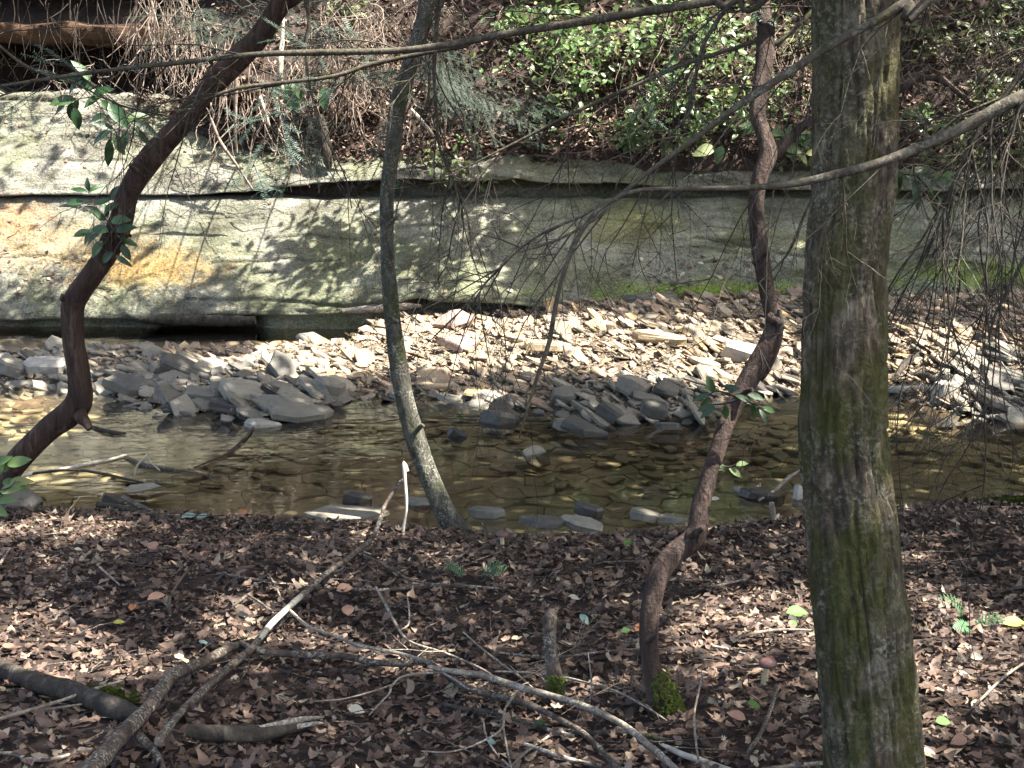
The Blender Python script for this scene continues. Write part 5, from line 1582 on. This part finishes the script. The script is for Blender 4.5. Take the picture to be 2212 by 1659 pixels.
# hillside litter
n = 30000
x = rng.uniform(-7, 7.5, n); y = rng.uniform(14.8, 20.5, n)
z = H(x, y); ok = (y > 15.0) & (hillZ(x, y) > 1.5) & ~((x < -3.5) & (y < 18.3)); x, y = x[ok], y[ok]; z = np.maximum(hillZ(x, y), 1.55)
s = np.exp(rng.normal(-2.55, .33, len(x)))
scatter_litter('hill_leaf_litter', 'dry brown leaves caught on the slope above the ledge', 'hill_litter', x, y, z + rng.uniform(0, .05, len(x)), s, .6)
q = BANKV[rng.integers(0, len(BANKV), 2600)] + rng.normal(0, .03, (2600, 3)) + [0, -.03, .01]
scatter_litter('bank_leaf_litter', 'dry leaves and roots clinging to the jutting bank', 'hill_litter', q[:, 0], q[:, 1], q[:, 2], np.exp(rng.normal(-2.65, .3, 2600)), .9)
# litter along ledge top and a few on the gravel
n = 5000
x = rng.uniform(-4.2, 6.5, n); y = rng.uniform(15.03, 15.6, n) + np.maximum(-x - 2.2, 0) * .35
scatter_litter('ledge_leaf_litter', 'dry leaves lying along the top of the ledge', 'hill_litter', x, y, np.maximum(hillZ(x, y), np.minimum(rockZ(x, y) + .12, 1.78 + np.maximum(-x - 2.2, 0) * .25)) + .05 * vn(x * 3, y * 3) + .03, np.exp(rng.normal(-2.7, .3, n)), .5)

# ============================================================ growth on the slope
def onhill(px_, py_):
    return G(px_, py_, 14.5, 24)


def shrub(label, px_, py_, R_, nl, mat, ls=(.06, .125), group=None, stems=7, cat='shrub', name='shrub'):
    nl = int(nl * .72)
    g = onhill(px_, py_ + R_ * FPX / 16 * .6)
    t = thing(name, label, cat, tuple(g), group)
    b = MB(); ends = []
    for k in range(stems):
        d = np.array([random.gauss(0, .6), random.uniform(-.7, .0), random.uniform(.4, 1.2)])
        d /= np.linalg.norm(d)
        n_ = 8; q = [g + rng.normal(0, .03, 3)]
        for i in range(n_):
            d = d + np.array([random.gauss(0, .2), random.gauss(0, .15), random.gauss(-.06, .15)]); d /= np.linalg.norm(d)
            q.append(q[-1] + d * R_ * 1.5 / n_)
        q = np.array(q); tube(b, q, np.linspace(.009, .003, len(q)), 5, False); ends.append(q)
    put(b, 'stems', M['branch'], t)
    ii = rng.integers(0, len(ends), nl); uu = rng.uniform(.3, 1, nl) ** .8
    pos = np.array([ends[i][int(u * (len(ends[i]) - 1))] for i, u in zip(ii, uu)]) + rng.normal(0, R_ * .2, (nl, 3)) * [1.15, .8, .8]
    s = rng.uniform(ls[0], ls[1], nl)
    Rm = rotm(nl, .7)
    tl = np.radians(rng.normal(30, 15, nl)); c, sn = np.cos(tl), np.sin(tl)
    Tx = np.zeros((nl, 3, 3)); Tx[:, 0, 0] = 1; Tx[:, 1, 1] = c; Tx[:, 1, 2] = -sn; Tx[:, 2, 1] = sn; Tx[:, 2, 2] = c
    th = np.linspace(0, 1, 5); wd = .26 * np.sin(math.pi * th ** .85) ** .8
    tv = np.vstack([np.c_[th, 0 * th, -.15 * th ** 2], np.c_[th, wd, -.15 * th ** 2 + wd * .3], np.c_[th, -wd, -.15 * th ** 2 + wd * .3]])
    k = np.arange(4)
    tf = np.vstack([np.stack([k, k + 1, k + 6, k + 5], -1), np.stack([k + 1, k, k + 10, k + 11], -1)])
    b = MB(); b.scatter(tv, tf, (Tx @ Rm) * s[:, None, None], pos)
    tag(put(b, 'foliage', M[mat], t), kind='stuff')
    return t


for lab, px_, py_, R_, n_, mt in [
    ('bright green broad-leaved shrub below the long grey branch, left of all the green bushes', 1175, 120, .42, 170, 'green'),
    ('leafy green shrub hugging the slope above the leaf-covered ledge', 1240, 190, .45, 210, 'green'),
    ('bushy green shrub in full sun at the upper middle of the slope', 1340, 110, .55, 300, 'green'),
    ('sunlit green shrub at the top edge left of the red trunk', 1450, 30, .55, 300, 'green'),
    ('dense sunlit shrub close left of the red trunk', 1540, 130, .5, 280, 'green'),
    ('low green shrub under the dense sunlit one', 1440, 215, .45, 220, 'green'),
    ('light green shrub at the top edge behind the red trunk', 1600, 50, .45, 220, 'olive'),
    ('low bright shrub right above the ledge beside the red trunk', 1570, 255, .4, 200, 'green'),
    ('pale leafy patch of seedlings on the ledge top', 1330, 270, .35, 150, 'green'),
    ('green shrub filling the gap between the red and stout trunks', 1710, 310, .35, 170, 'green'),
    ('yellowish shrub at the top between the two right trunks', 1705, 90, .4, 170, 'olive'),
    ('small dark shrub in the shade of the ledge top, middle of the slope', 1180, 270, .3, 110, 'rhodo'),
    ('sparse green shrub at the right edge top corner', 2190, 80, .4, 150, 'green'),
    ('green shrub behind the twig tangle near the right edge', 2150, 200, .45, 200, 'olive'),
    ('low leafy shrub right of the stout trunk on the slope', 1990, 260, .3, 110, 'green'),
    ('mid-height yellow-green shrub at the right edge', 2180, 330, .4, 190, 'olive'),
    ('small green shrub just above the ledge right of the stout trunk', 2060, 330, .3, 120, 'olive'),
    ('grey-green shrub at the top between left trunk and leaning tree', 745, 20, .35, 110, 'olive'),
    ('low yellow-green plants on the ledge below the slope middle', 1010, 380, .25, 80, 'olive'),
    ('airy green shrub at the top left of the green bushes', 1130, 40, .4, 150, 'green'),
    ('pale green sapling leaves right under the long grey branch', 1270, 60, .45, 200, 'green'),
    ('sunlit clump of leaves at the very top above the dense shrub', 1540, 20, .45, 200, 'green'),
    ('low leafy clump between the dark hollow and the ledge lip', 1390, 300, .3, 130, 'green'),
    ('bright leafy clump at the ledge lip left of the red trunk', 1490, 300, .32, 150, 'green'),
    ('green leaves behind the fork of the red trunk', 1610, 180, .4, 170, 'green'),
    ('loose greenery on the slope at the far right edge', 2215, 240, .4, 170, 'green'),
    ('loose greenery above the brown curved limb at right', 2070, 90, .4, 130, 'olive'),
    ('small leafy clump at the top just right of the stout trunk', 1975, 60, .3, 70, 'olive'),
    ('thin greenery at the upper right beside the tangled stems', 2140, 20, .4, 130, 'olive'),
    ('faint green seedlings on the lip right of the leaning tree', 930, 345, .25, 70, 'olive'),
]:
    shrub(lab, px_, py_, R_, n_, mt)
# seedlings and creeping leaves between the shrubs
n = 2000
x = rng.uniform(-.6, 7.0, n); y = rng.uniform(14.95, 18.2, n)
cl = vn(x * 1.5, y * 1.5) + .5 * vn(x * 4, y * 4)
ok = cl > .12 - .25 * sstep(.3, 2.5, x) * (1 - sstep(3.4, 4.2, x)); x, y = x[ok], y[ok]
b = MB()
tvg = np.array([[0, 0, 0], [.3, .24, .06], [.7, .2, .05], [1, 0, -.1], [.7, -.2, .05], [.3, -.24, .06]])
zg = np.maximum(hillZ(x, y), np.minimum(rockZ(x, y) + .1, 1.75)) + rng.uniform(.03, .22, len(x))
tl = np.radians(rng.normal(30, 15, len(x))); c_, s_ = np.cos(tl), np.sin(tl)
Tx = np.zeros((len(x), 3, 3)); Tx[:, 0, 0] = 1; Tx[:, 1, 1] = c_; Tx[:, 1, 2] = -s_; Tx[:, 2, 1] = s_; Tx[:, 2, 2] = c_
b.scatter(tvg, np.array([[0, 1, 2, 3], [0, 3, 4, 5]]), (Tx @ rotm(len(x), .6)) * rng.uniform(.05, .11, len(x))[:, None, None], np.stack([x, y, zg], -1))
tag(put(b, 'undergrowth', M['green']), 'low green seedlings and creeping leaves on the slope', kind='stuff')


def spray(label, px_, py_, Yd, nb, L_, dirs=(1, 0), group=None):
    Yd -= 0.7
    g = P(px_, py_, Yd)
    nb = int(nb * 1.6); L_ *= 1.15
    t = thing('hemlock_bough', label, 'bough', tuple(g), group)
    b = MB(); nbm = MB()
    gh = onhill(px_ - dirs[0] * 60, max(py_, 5))
    tube(b, spline([gh + [0, .05, -.05], (gh + g) / 2 + [0, 0, .12], g], 12), np.linspace(.012, .006, 12), 5, False)
    for k in range(nb):
        q = [g + rng.normal(0, [.12, .1, .05])]
        d = np.array([dirs[0] * random.uniform(.4, 1) + random.gauss(0, .35), random.gauss(-.3, .3), random.gauss(dirs[1], .25)]); d /= np.linalg.norm(d)
        for i in range(9):
            d = d + np.array([random.gauss(0, .1), random.gauss(0, .1), -.07]); d /= np.linalg.norm(d); q.append(q[-1] + d * L_ / 9)
        q = np.array(q); tube(b, q, np.linspace(.005, .002, len(q)), 4, False)
        needles(nbm, q[2:], .02, .010)
        for i in range(1, 9):
            for sg in (1, -1):
                T_ = q[i + 1] - q[i]; T_ /= np.linalg.norm(T_)
                S_ = np.cross(T_, [0, -.5, .9]); S_ /= np.linalg.norm(S_)
                ll = L_ * random.uniform(.12, .34) * (1 - i / 14)
                e = T_ * .75 + S_ * sg * .7; e /= np.linalg.norm(e)
                m_ = np.array([q[i] + e * ll * u + np.array([0, 0, -.12 * ll * u * u]) for u in np.linspace(0, 1, 4)])
                tube(b, m_, np.linspace(.0025, .001, 4), 3, False)
                needles(nbm, m_, .018, .009)
    put(b, 'twigs', M['twig'], t)
    tag(put(nbm, 'needles', M['hemlock'], t), kind='stuff')


for a in [('blue-green hemlock bough behind the dark left trunk at the top', 560, 25, 14.5, 7, .75, (1, .1)), ('hemlock bough hanging over the root curtain at the top', 500, 60, 14.8, 6, .7, (-1, .05)),
          ('hemlock bough between left trunk and leaning tree near the top', 640, 85, 14.3, 6, .6, (1, -.05)), ('drooping hemlock bough right of the leaning tree', 905, 125, 14.0, 9, .75, (1, -.15)),
          ('lower hemlock bough right of the leaning tree over the dark bank', 960, 190, 14.2, 8, .65, (1, -.2)), ('hemlock bough left of the leaning tree below the branch', 790, 150, 14.2, 6, .5, (1, -.1)),
          ('small hemlock bough low over the dark hollow beside the left trunk', 600, 290, 14.2, 5, .55, (1, 0)), ('hemlock bough at the upper left root curtain', 430, 30, 15.0, 5, .6, (1, .1)),
          ('small hemlock bough beneath the slope middle', 1090, 230, 14.4, 5, .5, (1, -.1))]:
    spray(*a)


# hanging roots and stems
def roots(label, px0, px1, py0, py1, n_, Yd, mat, r=(.004, .009), down=1.0, name='hanging_roots', wig=.16, L_=(.4, 1.1)):
    g = P((px0 + px1) / 2, py0, Yd)
    b = MB()
    for k in range(n_):
        p = P(random.uniform(px0, px1), random.uniform(py0, py1), Yd + random.uniform(-.25, .35))
        d = np.array([random.gauss(0, .35), random.gauss(-.12, .2), -down]); d /= np.linalg.norm(d)
        n2 = 9; L2 = random.uniform(*L_); q = [p]
        for i in range(n2):
            d = d + np.array([random.gauss(0, wig), random.gauss(0, wig), random.gauss(-.04, wig * .7)]); d /= np.linalg.norm(d); q.append(q[-1] + d * L2 / n2)
        r0 = random.uniform(*r)
        tube(b, np.array(q), np.linspace(r0, r0 * .4, n2 + 1), 5, False)
    return tag(put(b, name, M[mat], None, tuple(g)), label, 'roots')


roots('thick curtain of pale rootlets hanging at the upper left before the dark hollow', 290, 430, -40, 90, 130, 15.6, 'root', (.004, .009), 1.1)
roots('thin dark rootlets trailing across the rusty overhang at the left', 0, 290, -60, 60, 40, 15.7, 'twig', (.003, .006), .9)
roots('pale rootlets below the left trunk hanging over the ledge', 480, 640, 150, 280, 26, 14.7, 'root', (.004, .009), 1.0)
roots('brown matted roots hanging down the bank beside the leaning tree', 690, 840, 0, 200, 150, 15.3, 'root', (.003, .007), .8, wig=.3)
roots('matted rootlets hanging off the jutting bank behind the left trunk', 430, 780, 60, 240, 130, 15.05, 'root', (.003, .007), .9, wig=.25, L_=(.25, .7))
roots('brown roots and stems matted behind the top of the leaning tree', 720, 1010, -60, 80, 150, 15.9, 'deadbark', (.003, .008), .3, wig=.4)
roots('tangled roots under the bank between leaning tree and green bushes', 880, 1160, 120, 260, 70, 15.3, 'deadbark', (.003, .008), .6, wig=.3)
roots('dry stems hanging among the green bushes', 1200, 1740, 0, 230, 130, 15.5, 'root', (.003, .006), .5, wig=.35, L_=(.3, .8))
roots('pale rootlets on the bank between the red and stout trunks', 1660, 1760, 80, 180, 50, 15.6, 'root', (.003, .007), .9)
roots('tangled stems on the slope right of the stout trunk', 1920, 2230, -30, 280, 150, 15.5, 'deadbark', (.003, .008), .3, wig=.4)
roots('tangle of bare twigs along the top of the left ledge', 100, 420, 130, 190, 40, 15.6, 'root', (.003, .006), .2, wig=.4, L_=(.3, .7))
roots('web of thin grey stems in front of the green bushes', 1080, 1740, -30, 250, 70, 14.6, 'root', (.0025, .005), .45, wig=.4, L_=(.4, 1.0))
roots('dark bare stems leaning out of the green bushes', 1080, 1740, -30, 260, 45, 14.4, 'twig', (.003, .006), .2, wig=.35, L_=(.5, 1.2))
roots('pale bare stems crossing in front of the slope at the far right', 1920, 2230, -30, 300, 90, 14.6, 'root', (.0025, .005), .3, wig=.4, L_=(.4, 1.0))
for lab, ent, mt in [('sunlit pale branch stub slanting on the slope beside the leaning tree', [(888, 318 - 82, 7, 14.9), (905, 255, 9, 14.85), (922, 275, 8, 14.8), (938, 295, 5, 14.8)], 'pale'),
                     ('pale root hanging on the slope right of the hemlock bough', [(1090, 215, 8, 14.9), (1080, 240, 9, 14.85), (1068, 262, 8, 14.8), (1060, 285, 5, 14.8)], 'root'),
                     ('white birch-like stem standing behind the dark left trunk', [(612, 10, 7, 15.2), (610, 80, 8, 15.1), (606, 130, 13, 15.0), (604, 175, 13, 15.0), (612, 195, 8, 15.0)], 'pale'),
                     ('pale peeled stick hanging below the left trunk', [(560, 208, 9, 14.6), (572, 240, 9, 14.6), (582, 275, 5, 14.6)], 'pale'),
                     ('thin pale sapling stem leaning over the left ledge', [(455, 255, 6, 14.4), (475, 305, 8, 14.4), (510, 355, 6, 14.4), (545, 408, 4, 14.4)], 'root'),
                     ('straight pale root hanging over the dark hollow near the left trunk', [(510, 155, 8, 14.7), (509, 220, 8, 14.7), (508, 280, 7, 14.7), (512, 330, 4, 14.7)], 'root'),
                     ('dark stump hanging over the ledge lip left of the leaning tree', [(690, 250, 20, 15.0), (700, 300, 26, 14.95), (708, 345, 22, 14.9), (712, 365, 10, 14.9)], 'log'),
                     ('brown curved limb on the slope right of the stout trunk', [(1900, 195, 14, 15.2), (1960, 180, 12, 15.2), (2010, 150, 10, 15.2), (2060, 190, 8, 15.2), (2120, 235, 6, 15.2)], 'deadbark')]:
    stick('dead_stem', lab, ent, mt, cat='stem')

# ============================================================ unseen canopy: crowns of leaves placed to shape sun and shade below
for lab, x0, y0, dx, dy in [('unseen leafy tree added for shade on the near bank beyond the right edge', 4.4, 0.9, .5, .3), ('unseen leafy tree added for shade on the near bank beyond the left edge', -5.0, 5.0, .4, .2), ('unseen leafy tree added for shade on the slope beyond the right edge', 8.5, 13.5, -.5, -.8),
                            ('unseen leafy tree added for shade on the slope beyond the left edge', -8.6, 14.5, .6, -.5), ('unseen leafy tree added for shade behind the viewer on the near bank', 1.5, -2.0, .3, 1.0), ('unseen tall tree added for shade high on the slope above the frame', 2.5, 21.5, .2, -1.5),
                            ('unseen tall tree added for shade high on the slope left of the hollow', -3.0, 22.0, .2, -1.5), ('unseen leafy tree added for shade on the near bank far right', 9.0, 7.0, -.3, .3)]:
    zb = float(hillZ(np.array(x0), np.array(y0))) if y0 > 12 else float(bankZ(np.array(x0), np.array(y0)))
    zb = max(zb, 0.1) - .1
    t = thing('unseen_shade_tree', lab, 'tree', (x0, y0, zb))  # unseen tree added to carry the shade canopy
    q = np.array([[x0, y0, zb], [x0 + dx * .3, y0 + dy * .3, zb + 2.5], [x0 + dx, y0 + dy, zb + 5.5], [x0 + dx * 1.6, y0 + dy * 1.6, zb + 9]])
    b = MB(); tube(b, spline(q, 40), np.linspace(.17, .05, 40), 16, True, furrows(.05, 4, 2, x0))
    put(b, 'trunk', M['grey_bark'], t)
    CROWNS.append((t, x0 + dx, y0 + dy))

LIT = [  # sun patches seen in the photograph: px, py, rx, ry, share of sun
    (960, 745, 340, 58, 1.0), (1260, 735, 130, 55, .95), (1500, 790, 210, 42, .9), (1650, 770, 110, 50, .85), (1480, 715, 180, 25, .4), (2000, 765, 105, 58, .95), (2130, 790, 95, 70, .7), (690, 775, 120, 45, .9), (520, 790, 90, 18, .6), (1050, 862, 60, 12, .9), (2050, 866, 80, 14, .8), (1640, 838, 110, 18, .8),
    (330, 330, 350, 120, .9), (110, 250, 150, 70, .85), (500, 470, 190, 85, .9), (660, 455, 150, 55, .9), (700, 370, 170, 50, 1.0), (300, 590, 140, 55, .95), (90, 500, 120, 75, .95), (910, 350, 120, 40, .6), (1000, 600, 90, 45, .55), (1060, 470, 60, 35, .45), (640, 660, 50, 40, .8), (700, 520, 190, 95, 1.0), (930, 530, 130, 85, .9),
    (1320, 170, 260, 140, 1.0), (1560, 150, 140, 160, 1.0), (1460, 280, 210, 55, .9), (770, 180, 160, 110, 1.0), (620, 120, 110, 90, .9), (375, 110, 95, 120, 1.0), (2100, 260, 120, 150, .55), (960, 320, 120, 50, .6), (1740, 170, 70, 110, .65), (870, 60, 110, 60, .75), (1100, 110, 80, 60, .7), (740, 300, 110, 35, .8),
    (150, 1152, 140, 22, 1.0), (80, 1405, 150, 75, 1.0), (1660, 1390, 150, 100, .82), (2090, 1410, 150, 100, .85), (2010, 1595, 75, 50, 1.0), (1700, 1300, 80, 30, .6), (330, 1455, 120, 25, .35), (1640, 1200, 80, 20, .3), (2000, 1290, 60, 20, .4),
    (90, 880, 150, 40, .6), (150, 995, 150, 18, .35), (2050, 895, 150, 15, .6),
]
LIT = np.array(LIT)
SHAFT = []       # things in the air that stand in the sun
for px_, py_, Yd, r_ in [(905, 960, mp[1], .14), (930, 1030, mp[1], .12), (885, 900, mp[1], .08)]:
    SHAFT.append((P(px_, py_, Yd), r_))
for px_, py_, r_ in [(583, 1353, .05), (627, 1309, .06), (655, 1285, .05), (870, 1425, .05), (917, 1428, .06), (970, 1450, .05), (1030, 1458, .04), (740, 1383, .04), (800, 1400, .04), (1230, 1515, .035), (1290, 1540, .04), (1350, 1570, .04), (1410, 1615, .05), (680, 1270, .04), (560, 1385, .03)]:
    g = G(px_, py_); SHAFT.append((g + np.array([0, 0, .08]), r_))
SHAFT.append((P(876, 1060, 6.4), .07)); SHAFT.append((P(876, 1140, 6.4), .05))
SHAFT.append((P(1860, 120, 3.1), .07)); SHAFT.append((P(1900, 300, 3.1), .05))


def lit_share(px_, py_, x, y):
    v = np.zeros(len(px_))
    for cx_, cy_, rx_, ry_, s_ in LIT:
        d_ = ((px_ - cx_) / rx_) ** 2 + ((py_ - cy_) / ry_) ** 2
        v = np.maximum(v, s_ * (1 - sstep(.75, 1.25, d_)))
    out = (px_ < -60) | (px_ > 2272) | (py_ > 1720) | (py_ < -40)
    return np.where(out, 0.75 * sstep(.05, .45, vn(x * .8, y * .8)), v)


NT_ = 165000
x = rng.uniform(-8.8, 8.8, NT_); y = rng.uniform(0.8, 21.5, NT_)
x[:5000] = rng.uniform(.2, 6.5, 5000); y[:5000] = rng.uniform(13.6, 15.1, 5000)
x[5000:15000] = rng.uniform(-4.5, 5.5, 10000); y[5000:15000] = rng.uniform(6.9, 10.6, 10000)
z = H(x, y)
px_, py_, f_ = to_px(np.stack([x, y, z], -1))
ls = lit_share(px_, py_, x, y)
for ox_, oy_ in ((.1, 0), (-.1, 0), (0, .1), (0, -.1)):
    a_, c_, _f = to_px(np.stack([x + ox_, y + oy_, H(x + ox_, y + oy_)], -1))
    ls = np.maximum(ls, lit_share(a_, c_, x + ox_, y + oy_) * np.where(py_ > 1100, 1.0, .97))
k_ = np.full(NT_, 1.0)
keep = rng.uniform(0, 1, NT_) > np.where(ls > 0, 0.12 + .88 * ls, 0.0) * 1.0
keep &= rng.uniform(0, 1, NT_) > np.where(ls > .3, .6, 0)
x, y, z = x[keep], y[keep], z[keep]
L = np.array(SUN)
hgt = rng.uniform(4.5, 8.0, len(x))
hgt = np.maximum(hgt, z + rng.uniform(2.2, 4.5, len(x)))
t = (hgt - z) / L[2]
p = np.stack([x, y, z], -1) + t[:, None] * L
ok = np.ones(len(p), bool)
for c_, r_ in SHAFT:
    w_ = p - c_
    a_ = w_ @ L
    d_ = np.linalg.norm(w_ - a_[:, None] * L, axis=1)
    ok &= ~((d_ < r_ + .10) & (a_ > 0))
p = p[ok]
# leave nothing hanging into the view
qx, qy, qf = to_px(p)
ok = ~((qx > -250) & (qx < 2460) & (qy > -60) & (p[:, 1] > .3))
p = p[ok]
own = np.argmin(np.stack([np.hypot(p[:, 0] - c[1], p[:, 1] - c[2]) for c in CROWNS]), 0)
tv = np.array([[0, 0, 0], [.5, .24, .05], [1, 0, -.06], [.5, -.24, .05]]); tf = np.array([[0, 1, 2, 3]])
for i, c in enumerate(CROWNS):
    ii = np.nonzero(own == i)[0]
    if len(ii) == 0: continue
    b = MB()
    b.scatter(tv, tf, rotm(len(ii), .5) * rng.uniform(.14, .23, len(ii))[:, None, None], p[ii] - [.08, 0, 0])
    tag(put(b, 'shade_crown', M['canopy'], c[0]), kind='stuff')

# unseen rhododendron limb high over the ledge, leaves placed to throw crisp shadows
g = np.array([1.9, 16.6, float(hillZ(np.array(1.9), np.array(16.6)))])
t = thing('rhododendron_tree', 'unseen leafy rhododendron high over the ledge, leaves placed for its shadows', 'tree', tuple(g))
b = MB(); tube(b, spline([g, g + [.0, -.6, 1.2], g + [-.5, -1.5, 1.9], g + [-1.3, -2.1, 2.3]], 24), np.linspace(.05, .015, 24), 10)
put(b, 'trunk', M['rhodo_bark'], t)
nl = 800
a_ = np.concatenate([rng.normal(710, 70, 320), rng.normal(945, 80, 480)]); c_ = np.concatenate([rng.normal(525, 42, 320), rng.normal(530, 55, 480)]) - (a_ - 830) * .10
pos = []
for q in range(nl):
    gg = G(a_[q], c_[q], 13.0)
    pos.append(gg + L * rng.uniform(2.9, 3.9))
pos = np.array(pos)
b = MB(); b.scatter(tv, tf, rotm(nl, .5) * rng.uniform(.10, .19, nl)[:, None, None], pos)
tag(put(b, 'shade_crown', M['rhodo'], t), kind='stuff')
